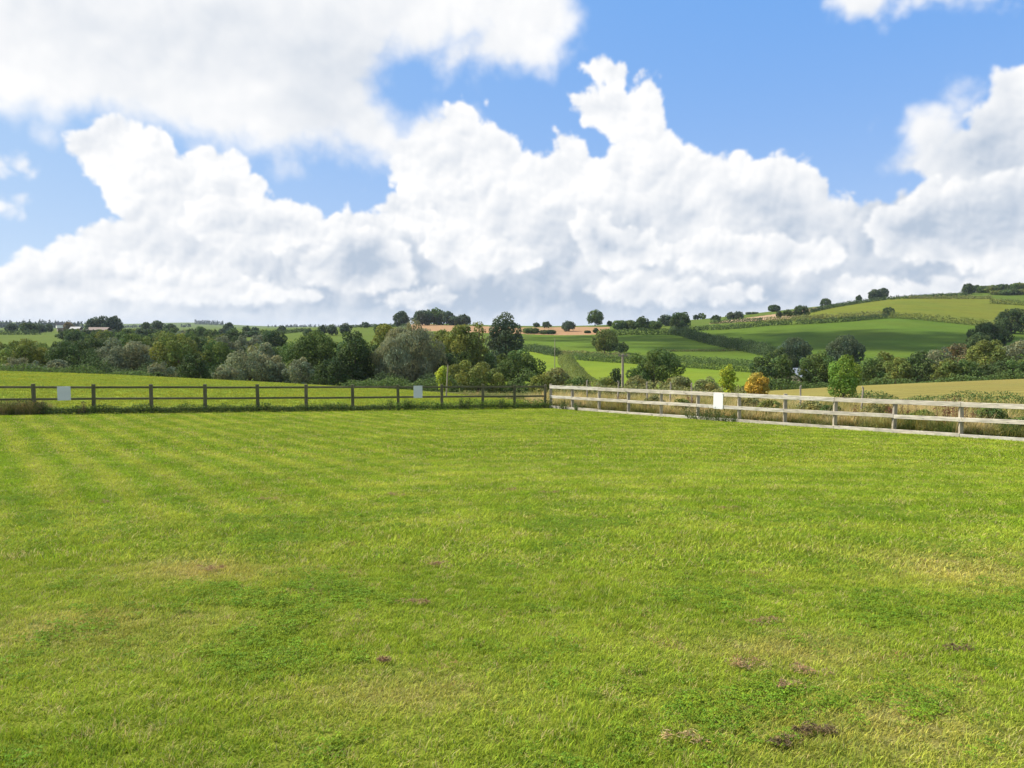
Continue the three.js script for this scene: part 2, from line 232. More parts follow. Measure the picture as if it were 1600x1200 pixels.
{
  const S0 = -1.15, S1 = 1.25, NS = 600, rows = []; for (let d = 14; d < 6000; d *= d < 130 ? 1.012 : d < 700 ? 1.008 : 1.03) rows.push(d);
  const NR = rows.length, pos = new Float32Array(NR * (NS + 1) * 3), uv = new Float32Array(NR * (NS + 1) * 2), colr = new Float32Array(NR * (NS + 1) * 3), cls = new Uint8Array(NR * (NS + 1));
  const classes = ['pasture', 'stubble_field', 'rough_ground', 'hillside', ...FIELDS.map((f) => f.name)], base = [PAST, STUB, ROUGH, HILL, ...FIELDS.map((f) => f.c)];
  for (let r = 0; r < NR; r++) for (let i = 0; i <= NS; i++) {
    const k = r * (NS + 1) + i, d = rows[r], s = lerp(S0, S1, i / NS), x = s * d, inLawn = d < fenceD(x) + 0.02;
    pos[3 * k] = x; pos[3 * k + 1] = ground(x, d) - (inLawn ? 0.08 : 0); pos[3 * k + 2] = -d; uv[2 * k] = x / 6; uv[2 * k + 1] = d / 6;
    let c = 3;
    if (d < 118) { const edge = 0.01 + 0.015 * fbm(x / 9, d / 9, 2); c = s > 0.30 + edge && d > 50 - 14 * sstep(0.3, 0.7, s) ? 1 : d > edge * 120 + (s < -0.13 ? 82 + (-0.13 - s) * 250 : s < -0.066 ? lerp(62, 80, (-0.066 - s) / 0.064) : lerp(62, 46, (s + 0.066) / 0.11)) || s > FC[0] / FC[1] ? 2 : 0; }
    else for (let f = 0; f < FIELDS.length; f++) if (inside(FIELDS[f].P, x, d)) { c = 4 + f; break; }
    cls[k] = c;
    const n = 1 + 0.22 * fbm(x / 14, d / 14, 4) + 0.16 * fbm(x / 2.2, d / 2.2, 3), w = 0.5 + 0.5 * clamp(1.6 * fbm(x / 30 + 9, d / 30, 3), -1, 1), b = base[c];
    const row = c === 1 ? 1 + 0.10 * Math.sin((d * 0.9 + x * 0.42) * 2.1 + fbm(x / 8, d / 8, 2)) : c > 3 ? 1 + 0.035 * Math.sin((d + x * 0.3) * 0.9) : 1;
    colr[3 * k] = b[0] * n * row * (0.9 + 0.22 * w); colr[3 * k + 1] = b[1] * n * row; colr[3 * k + 2] = b[2] * n * row;
  }
  for (let c = 0; c < classes.length; c++) {
    const idx = [];
    for (let r = 0; r < NR - 1; r++) for (let i = 0; i < NS; i++) { const k = r * (NS + 1) + i; if (cls[k] === c) idx.push(k, k + 1, k + NS + 1, k + 1, k + NS + 2, k + NS + 1); }
    if (!idx.length) continue;
    const map = new Map(), I = idx.map((k) => { if (!map.has(k)) map.set(k, map.size); return map.get(k); }), n = map.size, p = new Float32Array(n * 3), q = new Float32Array(n * 3), t = new Float32Array(n * 2);
    // every field keeps its own colour up to its edge
    for (const [k, m] of map) { const oth = base[cls[k]]; for (let a = 0; a < 3; a++) { p[3 * m + a] = pos[3 * k + a]; q[3 * m + a] = colr[3 * k + a] / oth[a] * base[c][a]; } t[2 * m] = uv[2 * k]; t[2 * m + 1] = uv[2 * k + 1]; }
    const g = new THREE.BufferGeometry(); g.setAttribute('position', new THREE.BufferAttribute(p, 3)); g.setAttribute('color', new THREE.BufferAttribute(q, 3)); g.setAttribute('uv', new THREE.BufferAttribute(t, 2)); g.setIndex(I); g.computeVertexNormals();
    const L = { pasture: 'bright mown pasture beyond the dark post and rail fence', stubble_field: 'pale yellow cut field beyond the sunlit fence on the right', rough_ground: 'rough weedy ground between the fence and the valley', hillside: 'green valley and hillside land behind the trees', hill_pasture: 'yellowish pasture high on the right hill below the crest hedge', sloping_meadow: 'bright meadow on the valley side around the utility pole' }[classes[c]];
    top(new THREE.Mesh(g, new THREE.MeshPhysicalMaterial({ vertexColors: true, map: turfTex, roughness: 1, specularIntensity: 0.1, bumpMap: turfBump, bumpScale: 0.02 })), classes[c], L ?? (classes[c] === 'ploughed_field' ? (c === 4 ? 'long reddish bare ploughed field on the skyline in the middle' : 'sliver of pinkish bare field below the right skyline') : c === 7 ? 'large green field between the hedges on the right hillside' : 'green field above the thick hedge in the middle'), 'field', null, 'structure');
  }
}
// lawn sheet: from behind the camera to the fences
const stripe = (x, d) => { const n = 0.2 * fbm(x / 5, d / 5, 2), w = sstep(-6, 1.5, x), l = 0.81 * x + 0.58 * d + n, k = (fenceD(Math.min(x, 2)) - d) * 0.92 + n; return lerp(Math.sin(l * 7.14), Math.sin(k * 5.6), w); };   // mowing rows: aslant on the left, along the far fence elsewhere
const WORN = [[1390, 1125, 0.45], [1290, 1160, 0.35], [1540, 885, 0.9], [1230, 1010, 0.4], [330, 890, 0.5], [620, 1080, 0.3], [160, 985, 0.5]].map(([px, py, r]) => [...meet(px, py), r]);
const lawnTone = (x, d) => {                                       // patches of paler, drier and lusher turf
  const a = fbm(x / 3.1 + 4, d / 3.1, 4), b = fbm(x / 0.9 + 40, d / 0.9, 3), c = fbm(x / 9 + 70, d / 9, 2), st = stripe(x, d);
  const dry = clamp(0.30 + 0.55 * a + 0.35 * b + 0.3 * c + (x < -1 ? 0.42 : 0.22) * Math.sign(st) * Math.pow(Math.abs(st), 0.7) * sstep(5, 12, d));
  const k = 1 + 0.20 * b + 0.12 * a;
  const worn = Math.max(...WORN.map(([wx, wd, wr]) => Math.exp(-((x - wx) ** 2 * 0.5 + (d - wd) ** 2) / (wr * wr)))) * clamp(0.6 + 1.2 * b);
  return [lerp(lerp(0.265, 0.450, dry), 0.48, worn) * k, lerp(lerp(0.385, 0.485, dry), 0.42, worn) * k, lerp(lerp(0.024, 0.066, dry), 0.12, worn) * k];
};
{
  const NX = 260, ND = 320, p = [], q = [], t = [], I = [];
  for (let j = 0; j <= ND; j++) for (let i = 0; i <= NX; i++) { const x = lerp(-60, 44, i / NX), dm = Math.max(fenceD(x), -4) + 0.12, d = lerp(-14, dm, j / ND); p.push(x, lawnH(x, d), -d); const c = lawnTone(x, d); q.push(c[0] * 0.50, c[1] * 0.46, c[2] * 0.7); t.push(x / 2.5, d / 2.5); }
  for (let j = 0; j < ND; j++) for (let i = 0; i < NX; i++) { const k = j * (NX + 1) + i; I.push(k, k + 1, k + NX + 1, k + 1, k + NX + 2, k + NX + 1); }
  const g = new THREE.BufferGeometry(); g.setAttribute('position', new THREE.Float32BufferAttribute(p, 3)); g.setAttribute('color', new THREE.Float32BufferAttribute(q, 3)); g.setAttribute('uv', new THREE.Float32BufferAttribute(t, 2)); g.setIndex(I); g.computeVertexNormals();
  top(new THREE.Mesh(g, new THREE.MeshPhysicalMaterial({ vertexColors: true, map: turfTex, roughness: 1, specularIntensity: 0.1, bumpMap: turfBump, bumpScale: 0.02 })), 'lawn', 'broad mown lawn sloping down to the fences', 'lawn', null, 'structure');
}
console.log('land done');

// ------------------------------------------------------------------ foliage
const PAL = {
  dark: [0.071, 0.116, 0.035], mid: [0.103, 0.163, 0.039], olive: [0.173, 0.212, 0.046], grey: [0.195, 0.226, 0.131], bright: [0.186, 0.292, 0.042],
  gold: [0.456, 0.353, 0.057], brown: [0.221, 0.186, 0.089], lime: [0.336, 0.424, 0.044], blue: [0.089, 0.132, 0.071], weed: [0.230, 0.238, 0.080],
  silver: [0.235, 0.265, 0.150],
};
class Leaves {
  constructor() { this.p = []; this.c = []; this.i = []; this.n = 0; }
  // one leaf spray: a kinked diamond of length l and width w at (x, y, z), facing (nx, ny, nz) more or less, drooping by fall
  add(x, y, z, nx, ny, nz, l, w, c, fall = 0, loose = 0.9) {
    nx += (rnd() - 0.5) * 2 * loose; ny += (rnd() - 0.5) * 2 * loose; nz += (rnd() - 0.5) * 2 * loose;
    let m = Math.hypot(nx, ny, nz) || 1; nx /= m; ny /= m; nz /= m;
    let ax = rnd() - 0.5, ay = (rnd() - 0.5) - fall * 2.2, az = rnd() - 0.5; const dt = ax * nx + ay * ny + az * nz; ax -= dt * nx; ay -= dt * ny; az -= dt * nz; m = Math.hypot(ax, ay, az) || 1; ax *= l / m; ay *= l / m; az *= l / m;
    let bx = ny * az - nz * ay, by = nz * ax - nx * az, bz = nx * ay - ny * ax; m = Math.hypot(bx, by, bz) || 1; bx *= w / m; by *= w / m; bz *= w / m;
    const k = w * 0.35, n = this.n;
    this.p.push(x - ax / 2, y - ay / 2, z - az / 2, x + bx / 2 + nx * k, y + by / 2 + ny * k, z + bz / 2 + nz * k, x + ax / 2, y + ay / 2, z + az / 2, x - bx / 2 + nx * k, y - by / 2 + ny * k, z - bz / 2 + nz * k);
    for (let q = 0; q < 4; q++) this.c.push(c[0], c[1], c[2]);
    this.i.push(n, n + 1, n + 2, n, n + 2, n + 3); this.n += 4; QUADS++;
  }
  geo() { const g = new THREE.BufferGeometry(); g.setAttribute('position', new THREE.Float32BufferAttribute(this.p, 3)); g.setAttribute('color', new THREE.Float32BufferAttribute(this.c, 3)); g.setIndex(this.i); g.computeVertexNormals(); return g; }
}
let QUADS = 0;
const jit = (c, a = 0.25) => { const k = 1 + rr(-a, a), y = rr(-0.12, 0.16); return [c[0] * k * (1 + y), c[1] * k, c[2] * k * (1 - y)]; };
function limb(P, a, b, r0, r1, n = 6) {                             // tapered limb into position/index lists
  const A = new THREE.Vector3(...a), B = new THREE.Vector3(...b), D = B.clone().sub(A).normalize(), U = new THREE.Vector3(Math.abs(D.y) > 0.9 ? 1 : 0, Math.abs(D.y) > 0.9 ? 0 : 1, 0).cross(D).normalize(), V = D.clone().cross(U), o = P.p.length / 3;
  for (const [C, r] of [[A, r0], [B, r1]]) for (let k = 0; k < n; k++) { const t = k / n * Math.PI * 2, c = Math.cos(t) * r, s = Math.sin(t) * r; P.p.push(C.x + U.x * c + V.x * s, C.y + U.y * c + V.y * s, C.z + U.z * c + V.z * s); }
  for (let k = 0; k < n; k++) { const l = (k + 1) % n; P.i.push(o + k, o + l, o + n + k, o + l, o + n + l, o + n + k); }
}
const geoOf = (P) => { const g = new THREE.BufferGeometry(); g.setAttribute('position', new THREE.Float32BufferAttribute(P.p, 3)); g.setIndex(P.i); g.computeVertexNormals(); return g; };
// px, topY: middle and top of the crown in the photograph; wpx its width; d its distance. Size and place in metres follow from these.
function tree(name, px, topY, wpx, d, pal, style, label, group) {
  const r = ray(px, topY), x = r.s * d, y0 = ground(x, d), H = Math.max(name === 'bramble_clump' ? 0.5 : 1.2, CAMY + d * r.t - y0), R = Math.max(0.5, wpx / F * d / 2), c = PAL[pal];
  const o = new THREE.Group(); o.position.set(x, y0, -d);
  const bush = style === 'bush' || style === 'skirt', low = bush ? 0 : style === 'open' ? 0.1 : style === 'sapling' ? 0.12 : 0.03, cb = H * low, ch = (H - cb) / 2, cy = cb + ch;
  const P = { p: [], i: [] }, tr = Math.max(0.07, Math.min(0.4, H * 0.028)), lean = style === 'wind' ? R * 0.35 : rr(-0.08, 0.08) * R;
  const lobes = [], nl = Math.round(clamp(R * ch * 2.2, ch < R * 0.55 ? 30 : 17, 40));
  for (let k = 0; k < nl; k++) {                                  // lobes of foliage spread over an egg-shaped crown
    const v = 1 - 2 * (k + 0.5) / nl, t = k * 2.39996 + rr(-0.5, 0.5), q = v < 0 ? Math.pow(1 - v * v, 0.22) : Math.sqrt(1 - v * v);
    const wob = R < 1.6 ? 0.16 : 0, taper = style === 'column' ? 0.9 : style === 'conifer' ? clamp(0.95 - (v + 1) * 0.43, 0.1, 1) : v > 0 ? 1 - 0.12 * v : 1;
    const lr = Math.min(R, ch * 1.1) * (ch < R * 0.55 ? rr(0.6, 0.95) : R < 1.6 || ch > R * 1.5 ? rr(0.24, 0.5) : rr(0.18, 0.38)) * (bush ? 1.1 : 1), px2 = (R - lr * 0.8) * q * taper, py2 = (ch - lr * 0.85) * v;
    lobes.push([Math.cos(t) * px2 * rr(0.72 - wob, 1.14 + wob) + lean * (v + 1) / 2, cy + py2 + rr(-0.12, 0.1) * ch, Math.sin(t) * px2 * rr(0.72 - wob, 1.14 + wob), lr, jit(c, 0.22)]);
  }
  lobes.push([lean / 2, cy, 0, Math.min(R, ch) * 0.66, c]);
  limb(P, [0, -0.4, 0], [lean * 0.2, cb + ch * 0.5, 0], tr * 1.25, tr * 0.75, 8);
  for (const l of lobes) if (rnd() < 0.75 && l[3] > 0.2) limb(P, [lean * 0.15, cb + ch * rr(0.05, 0.5), 0], [l[0], l[1], l[2]], tr * 0.5, tr * 0.12, 5);
  part(o, 'trunk', geoOf(P), barkMat);
  const lv = new Leaves(), size = clamp(d / 774 * (d < 160 ? 1.7 : 1.25), 0.07, 1.0) * (style === 'conifer' ? 0.9 : 1), wil = style === 'willow';
  for (const [lx, ly, lz, lr, lc] of lobes) {
    const n = Math.min(2200, Math.ceil(4 * Math.PI * lr * lr / (size * size) * (style === 'open' ? 1.1 : 1.55)) + 10);
    for (let k = 0; k < n; k++) {
      const v = rr(-1, 1), t = rnd() * 6.2832, q = Math.sqrt(1 - v * v), dx = Math.cos(t) * q, dz = Math.sin(t) * q, rad = lr * (0.62 + 0.46 * Math.sqrt(rnd()) + 0.25 * fbm(dx * 2 + lx * 3, v * 2 + dz * 2 + ly, 2));
      const X = lx + dx * rad, Y = ly + v * rad * 0.9, Z = lz + dz * rad; if (Y < 0.02) continue;
      let deep = false; for (const m of lobes) if (m[3] !== lr && (X - m[0]) ** 2 + (Y - m[1]) ** 2 + (Z - m[2]) ** 2 < (m[3] * 0.62) ** 2) { deep = true; break; }
      if (deep) continue;
      const L = size * rr(0.75, 1.45);
      lv.add(X, Y - (wil ? rnd() * size : 0), Z, dx, v + 0.25, dz, wil ? L * 1.5 : L, wil ? L * 0.45 : L * 0.72, jit(lc, 0.26), wil ? 0.8 : 0.12);
    }
  }
  part(o, 'crown', lv.geo(), leafMat);
  return top(o, name, label, style === 'bush' ? 'bush' : 'tree', group);
}
// a hedge whose foot follows a line of the photograph across the hillside
function hedge(pts, h, w, pal, label, opt = {}) {
  const W = pts.map((p) => opt.near ? p : far(...p)), lv = new Leaves(), c = PAL[pal], P = { p: [], i: [] }; let minD = 1e9;
  for (let k = 0; k < W.length - 1; k++) {
    const [x0, d0] = W[k], [x1, d1] = W[k + 1], len = Math.hypot(x1 - x0, d1 - d0), dm = (d0 + d1) / 2, size = clamp(dm / 774 * (dm < 130 ? 1.7 : 1.15), opt.min ?? 0.12, 0.7), n = Math.ceil(len * (2 * h + w) / (size * size) * 1.5), nx = -(d1 - d0) / len, nd = (x1 - x0) / len;
    for (let i = 0; i < len / 6; i++) { const t = (i + rnd()) / (len / 6), x = lerp(x0, x1, t), d = lerp(d0, d1, t), y = ground(x, d); limb(P, [x, y - 0.2, -d], [x + rr(-0.4, 0.4), y + h * 0.6, -d + rr(-0.4, 0.4)], 0.07, 0.03, 4); }
    for (let i = 0; i < n; i++) {
      const t = rnd(), x = lerp(x0, x1, t), d = lerp(d0, d1, t), a = rr(0, Math.PI), hh = h * (0.86 + (opt.rag ?? 0.5) * fbm(x / (opt.lump ?? 3) + 5, d / (opt.lump ?? 3), 3)), ww = w / 2 * (1 + 0.4 * fbm(x / 4, d / 4 + 9, 2)), q = 0.72 + 0.32 * rnd();
      const off = Math.cos(a) * ww * q, up = Math.pow(Math.sin(a), 0.55) * hh * q, X = x + nx * off, D = d + nd * off, L = size * rr(0.7, 1.4);
      lv.add(X, ground(X, D) + up * (rnd() < 0.45 ? rnd() : 1) - (rnd() < 0.2 ? 0.5 : 0), -D, nx * Math.cos(a), Math.sin(a) + 0.2, -nd * Math.cos(a), L, L * 0.7, jit(c, 0.3), 0.1);
    }
  }
  const o = new THREE.Group(); part(o, 'foliage', lv.geo(), leafMat); if (P.p.length && !opt.low) part(o, 'stems', geoOf(P), barkMat);
  return top(o, opt.name ?? 'hedge', label, opt.cat ?? 'hedge', opt.group ?? 'field hedges');
}

// ------------------------------------------------------------------ trees along the valley, left to right
const V = 'trees along the valley bottom';
[['oak_tree', 38, 529, 78, 112, 'olive', '', 'olive yellow-green tree at the far left above the bright pasture'],
 ['willow_bush', 30, 557, 52, 96, 'grey', 'bush', 'grey-green rounded bush in front of the leftmost olive tree'],
 ['ash_tree', 76, 545, 46, 118, 'dark', '', 'dark tree between the leftmost olive tree and the broad black-green one'],
 ['oak_tree', 118, 530, 80, 106, 'dark', '', 'broad blackish-green tree on the left edge of the pasture crest'],
 ['hawthorn_bush', 88, 562, 34, 98, 'grey', 'bush', 'pale grey bush at the foot of the broad blackish tree'],
 ['sallow_tree', 198, 529, 98, 108, 'grey', '', 'wide grey-green tree standing left of the yellow-green ash'],
 ['ash_tree', 207, 521, 56, 150, 'mid', '', 'green treetop rising behind the wide grey-green tree'],
 ['ash_tree', 276, 519, 76, 104, 'olive', '', 'tall yellow-green tree on the pasture crest'],
 ['hawthorn_bush', 252, 566, 44, 94, 'grey', 'bush', 'pale bush below the tall yellow-green tree'],
 ['ash_tree', 303, 550, 44, 98, 'dark', '', 'low dark tree right of the tall yellow-green one'],
 ['oak_tree', 338, 531, 66, 108, 'mid', '', 'mid green tree left of the silver-grey willow bush'],
 ['willow_bush', 388, 542, 84, 96, 'silver', 'bush', 'large silver-grey willow bush by the middle of the pasture edge'],
 ['willow_bush', 352, 572, 42, 90, 'grey', 'bush', 'small grey bush at the left foot of the large silver willow bush'],
 ['willow_bush', 428, 556, 52, 97, 'grey', 'bush', 'grey bush joined to the right of the large silver willow bush'],
 ['willow_bush', 466, 558, 46, 95, 'grey', 'bush', 'round grey bush in front of the dark spreading oak'],
 ['oak_tree', 488, 519, 98, 108, 'mid', '', 'spreading green oak left of the dark columnar tree'],
 ['alder_tree', 520, 556, 50, 98, 'dark', '', 'dark lower tree under the spreading oak'],
 ['alder_tree', 553, 514, 62, 101, 'dark', 'column', 'tall dark columnar tree left of the great willow'],
 ['alder_tree', 582, 540, 44, 104, 'dark', 'column', 'narrow dark tree tucked against the left of the great willow'],
 ['willow_tree', 638, 504, 106, 102, 'silver', 'willow', 'great silvery willow with a rounded drooping crown'],
 ['ash_tree', 604, 508, 52, 128, 'olive', '', 'olive treetop behind the left shoulder of the great willow'],
 ['ash_tree', 690, 512, 46, 126, 'olive', '', 'olive tree behind the right shoulder of the great willow'],
 ['ash_tree', 722, 503, 72, 116, 'olive', '', 'olive-green tree between the great willow and the dark skyline oak'],
 ['ash_tree', 746, 498, 30, 122, 'olive', 'open', 'thin leaning treetop left of the dark skyline oak'],
 ['alder_tree', 706, 550, 50, 104, 'dark', '', 'dark tree above the small lime shrub'],
 ['oak_tree', 788, 493, 58, 150, 'blue', '', 'tall dark blue-green oak breaking the skyline'],
 ['oak_tree', 756, 541, 44, 132, 'dark', 'bush', 'dark thicket below the tall skyline oak'],
 ['sallow_bush', 748, 562, 92, 86, 'olive', 'bush', 'big rounded olive bush behind the corner end of the fence'],
 ['lime_shrub', 692, 572, 25, 82, 'lime', 'bush', 'small lime-green shrub beside the leaning pole'],
 ['apple_tree', 811, 541, 78, 90, 'mid', '', 'rounded dark green tree left of the fence corner'],
 ['oak_tree', 1022, 540, 84, 88, 'mid', '', 'solitary round oak right of the utility pole'],
 ['hawthorn_bush', 963, 575, 19, 105, 'dark', 'bush', 'small dark bush beside the utility pole'],
 ['elder_bush', 868, 572, 46, 70, 'weed', 'bush', 'tawny bush just behind the fence corner'],
 ['bramble_bush', 846, 586, 40, 62, 'olive', 'bush', 'low olive bramble behind the corner post'],
 ['bramble_bush', 905, 588, 44, 66, 'mid', 'bush', 'low green bramble right of the fence corner'],
 ['bramble_bush', 945, 588, 44, 64, 'olive', 'bush', 'low bramble clump left of the utility pole'],
 ['bramble_bush', 995, 586, 36, 70, 'weed', 'bush', 'low bramble between the utility pole and the round oak'],
 ['bramble_bush', 1062, 586, 44, 64, 'weed', 'bush', 'weedy bramble at the right foot of the round oak'],
 ['bramble_bush', 1102, 590, 46, 60, 'weed', 'bush', 'weedy bramble left of the yellow-green sapling'],
 ['sapling', 1138, 567, 27, 52, 'lime', 'sapling', 'slim yellow-green sapling behind the white board'],
 ['golden_bush', 1182, 581, 38, 54, 'gold', 'bush', 'golden orange bush behind the sunlit fence'],
 ['hawthorn_tree', 1192, 556, 42, 98, 'dark', '', 'dark tree behind the golden bush'],
 ['hawthorn_tree', 1222, 553, 44, 100, 'mid', '', 'green tree between the golden bush and the grey roof'],
 ['oak_tree', 1240, 526, 60, 165, 'blue', '', 'dark round tree above the grey roof on the right'],
 ['ash_tree', 1218, 540, 36, 150, 'dark', '', 'dark tree on the left of the round one above the grey roof'],
 ['oak_tree', 1277, 550, 62, 100, 'mid', '', 'green tree left of the bright young maple'],
 ['oak_tree', 1321, 524, 56, 170, 'blue', '', 'dark domed tree at the foot of the shaded hill field'],
 ['young_maple', 1320, 556, 52, 47, 'bright', 'skirt', 'bright green young maple in front of the valley trees'],
 ['ash_tree', 1368, 556, 52, 98, 'mid', '', 'soft green tree right of the young maple'],
 ['ash_tree', 1382, 548, 36, 118, 'olive', '', 'olive treetop behind the row right of the young maple'],
 ['ash_tree', 1405, 558, 46, 92, 'olive', '', 'olive-green tree left of the dark holm oak on the right'],
 ['oak_tree', 1436, 549, 52, 96, 'dark', '', 'very dark tree in the row above the cut field'],
 ['ash_tree', 1468, 541, 50, 118, 'grey', '', 'grey-green treetop behind the very dark tree of the row'],
 ['ash_tree', 1478, 562, 44, 90, 'olive', '', 'light green tree in the row below the brownish crown'],
 ['oak_tree', 1499, 532, 42, 120, 'brown', '', 'brownish domed crown in the right valley row'],
 ['oak_tree', 1512, 560, 50, 90, 'mid', '', 'green tree in front of the brownish domed crown'],
 ['ash_tree', 1545, 531, 70, 108, 'olive', '', 'large grey-olive tree at the right end of the row'],
 ['oak_tree', 1560, 562, 56, 92, 'dark', '', 'dark low tree under the large grey-olive one'],
 ['ash_tree', 1592, 527, 60, 112, 'grey', '', 'grey-green tree cut by the right edge of the picture'],
 ['hazel_tree', 1600, 556, 60, 90, 'mid', '', 'low green tree at the right edge above the cut field'],
 ['oak_tree', 1660, 540, 90, 95, 'mid', '', 'broad tree just beyond the right edge of the picture'],
 ['yew_tree', 1545, 504, 62, 235, 'dark', '', 'wide blackish tree at the end of the mid-hill hedge'],
 ['yew_tree', 1582, 482, 50, 300, 'dark', '', 'dark rounded tree at the right edge of the hill pasture'],
 ['yew_tree', 1528, 520, 40, 215, 'dark', 'bush', 'dark low thicket left of the wide blackish hill tree'],
].forEach(([n, px, ty, w, d, pal, st, lab]) => tree(n, px, ty, w, d, pal, st, lab, V));
console.log('valley trees', QUADS);
// hedgerow and skyline trees
const HUE = { dark: 'dark', mid: 'mid green', olive: 'olive', grey: 'grey-green', blue: 'bluish dark', brown: 'brownish' }, TH = (n) => n + (n % 10 === 1 && n !== 11 ? 'st' : n % 10 === 2 && n !== 12 ? 'nd' : n % 10 === 3 && n !== 13 ? 'rd' : 'th');
const K = 'hedgerow and skyline trees';
[['oak_tree', 945, 514, 42, 255, 'olive', '', 'pale green hedgerow tree in the middle of the hillside'],
 ['hawthorn_tree', 970, 534, 27, 250, 'dark', '', 'small dark tree at the right foot of the pale hedgerow tree'],
 ['oak_tree', 628, 485, 26, 520, 'blue', '', 'round skyline tree left of the hilltop copse'],
 ['oak_tree', 660, 484, 34, 540, 'blue', '', 'left crown of the hilltop copse'],
 ['oak_tree', 678, 481, 40, 545, 'mid', '', 'highest crown of the hilltop copse'],
 ['oak_tree', 698, 486, 30, 540, 'blue', '', 'right crown of the hilltop copse'],
 ['oak_tree', 724, 491, 24, 535, 'blue', '', 'last low tree of the hilltop copse on the right'],
 ['hawthorn_bush', 711, 494, 22, 535, 'blue', 'bush', 'bush filling the gap in the hilltop copse'],
 ['oak_tree', 570, 503, 17, 530, 'blue', '', 'small skyline tree left of the willow top'],
 ['oak_tree', 598, 506, 30, 400, 'dark', 'bush', 'dark hedgerow crown just left of the willow top'],
 ['oak_tree', 540, 505, 20, 420, 'blue', '', 'rightmost of the row of round hedge trees above the oak'],
 ['oak_tree', 519, 506, 18, 410, 'blue', '', 'second from the right of the round hedge trees above the oak'],
 ['oak_tree', 503, 507, 17, 410, 'blue', '', 'third from the right of the round hedge trees above the oak'],
 ['oak_tree', 481, 512, 18, 390, 'dark', '', 'leftmost of the round hedge trees above the oak'],
 ['oak_tree', 440, 508, 14, 500, 'blue', '', 'small lone tree at the left end of the pale field strip'],
 ['oak_tree', 427, 514, 38, 245, 'dark', '', 'big dark tree by the little green field patch'],
 ['oak_tree', 838, 504, 12, 500, 'blue', '', 'tiny tree at the left end of the ploughed field skyline'],
 ['oak_tree', 854, 502, 17, 470, 'blue', '', 'rounded tree at the left of the ploughed field'],
 ['oak_tree', 888, 501, 22, 420, 'blue', '', 'tree standing in front of the middle of the ploughed field'],
 ['hawthorn_bush', 918, 517, 10, 400, 'dark', 'bush', 'small bush at the foot of the ploughed field'],
 ['hawthorn_bush', 931, 512, 10, 400, 'dark', 'bush', 'small dark bush at the right end of the ploughed field'],
 ['hawthorn_bush', 830, 513, 26, 400, 'mid', 'bush', 'left bush of the hedge below the ploughed field'],
 ['hawthorn_bush', 856, 516, 28, 395, 'dark', 'bush', 'right bush of the hedge below the ploughed field'],
 ['elm_tree', 930, 484, 26, 500, 'mid', 'open', 'tall airy tree alone on the skyline'],
 ['hawthorn_bush', 953, 501, 9, 500, 'dark', 'bush', 'small round skyline bush right of the tall airy tree'],
 ['ash_tree', 968, 501, 24, 440, 'mid', '', 'light tree left of the dark cone-shaped one on the hill'],
 ['ash_tree', 985, 501, 24, 440, 'mid', '', 'light tree touching the dark cone-shaped one on the hill'],
 ['yew_tree', 1003, 494, 22, 420, 'dark', '', 'dark cone-shaped tree in the hill hedge'],
 ['ash_tree', 1022, 502, 26, 430, 'mid', '', 'light green tree between the two dark hill trees'],
 ['ash_tree', 1040, 492, 26, 460, 'blue', '', 'bluish tree behind the large dark hill oak'],
 ['oak_tree', 1062, 487, 34, 400, 'dark', '', 'large dark oak where the diagonal hedge begins'],
 ['oak_tree', 1087, 492, 9, 560, 'blue', '', 'smaller of the pair of skyline trees right of the dark oak'],
 ['oak_tree', 1097, 489, 13, 560, 'mid', '', 'taller of the pair of skyline trees right of the dark oak'],
 ['oak_tree', 1119, 492, 16, 480, 'dark', '', 'round dark tree at the left tip of the pink field'],
 ['oak_tree', 1142, 487, 15, 480, 'blue', '', 'left half of the wide flat tree by the pink field'],
 ['oak_tree', 1154, 486, 17, 478, 'blue', '', 'right half of the wide flat tree by the pink field'],
 ['hawthorn_bush', 1175, 488, 20, 560, 'blue', 'bush', 'low skyline bush above the pink field'],
 ['oak_tree', 1210, 477, 18, 560, 'dark', '', 'dark round tree on the skyline above the pink field'],
 ['ash_tree', 1217, 485, 10, 440, 'dark', '', 'narrow tree left of the two hedge trees below the pink field'],
 ['ash_tree', 1231, 483, 18, 440, 'mid', '', 'light green hedge tree below the pink field'],
 ['oak_tree', 1252, 477, 24, 430, 'dark', '', 'big round hedge tree at the corner of the hill pasture'],
 ['oak_tree', 1290, 466, 16, 560, 'dark', '', 'round tree on the crest hedge at the end of the pink field'],
 ['hawthorn_bush', 1342, 461, 9, 570, 'dark', 'bush', 'little round bush on the crest hedge'],
 ['hawthorn_tree', 1364, 452, 17, 575, 'blue', 'wind', 'left of two windswept trees on the crest'],
 ['hawthorn_tree', 1377, 450, 19, 575, 'blue', 'wind', 'right of two windswept trees on the crest'],
 ['holly_tree', 1389, 480, 22, 395, 'dark', '', 'round holly standing in the mid-hill hedge'],
 ['oak_tree', 1513, 443, 18, 575, 'dark', '', 'domed tree at the left end of the hilltop wood'],
].forEach(([n, px, ty, w, d, pal, st, lab]) => tree(n, px, ty, w, d, pal, st, lab, K));
const stand = (name, n, spec, text, group) => { for (let k = 0; k < n; k++) { const [px, ty, w, d, pal] = spec(k); tree(name, px, ty, w, d, pal, '', `${HUE[pal]} tree ${text}, ${TH(k + 1)} from the left`, group); } };
stand('hilltop_tree', 14, (k) => [1528 + k * 11 + rr(-3, 3), 446 - Math.min(7, k * 0.9) + rr(-1, 2), 20, 585 + rr(-10, 10), ['dark', 'mid', 'olive', 'dark'][k % 4]], 'in the back of the hilltop wood', 'hilltop wood');
stand('hilltop_tree', 10, (k) => [1560 + k * 12 + rr(-3, 3), 453 - k * 0.5 + rr(-1, 2), 20, 560 + rr(-5, 5), ['olive', 'mid', 'dark'][k % 3]], 'in the front edge of the hilltop wood', 'hilltop wood edge');
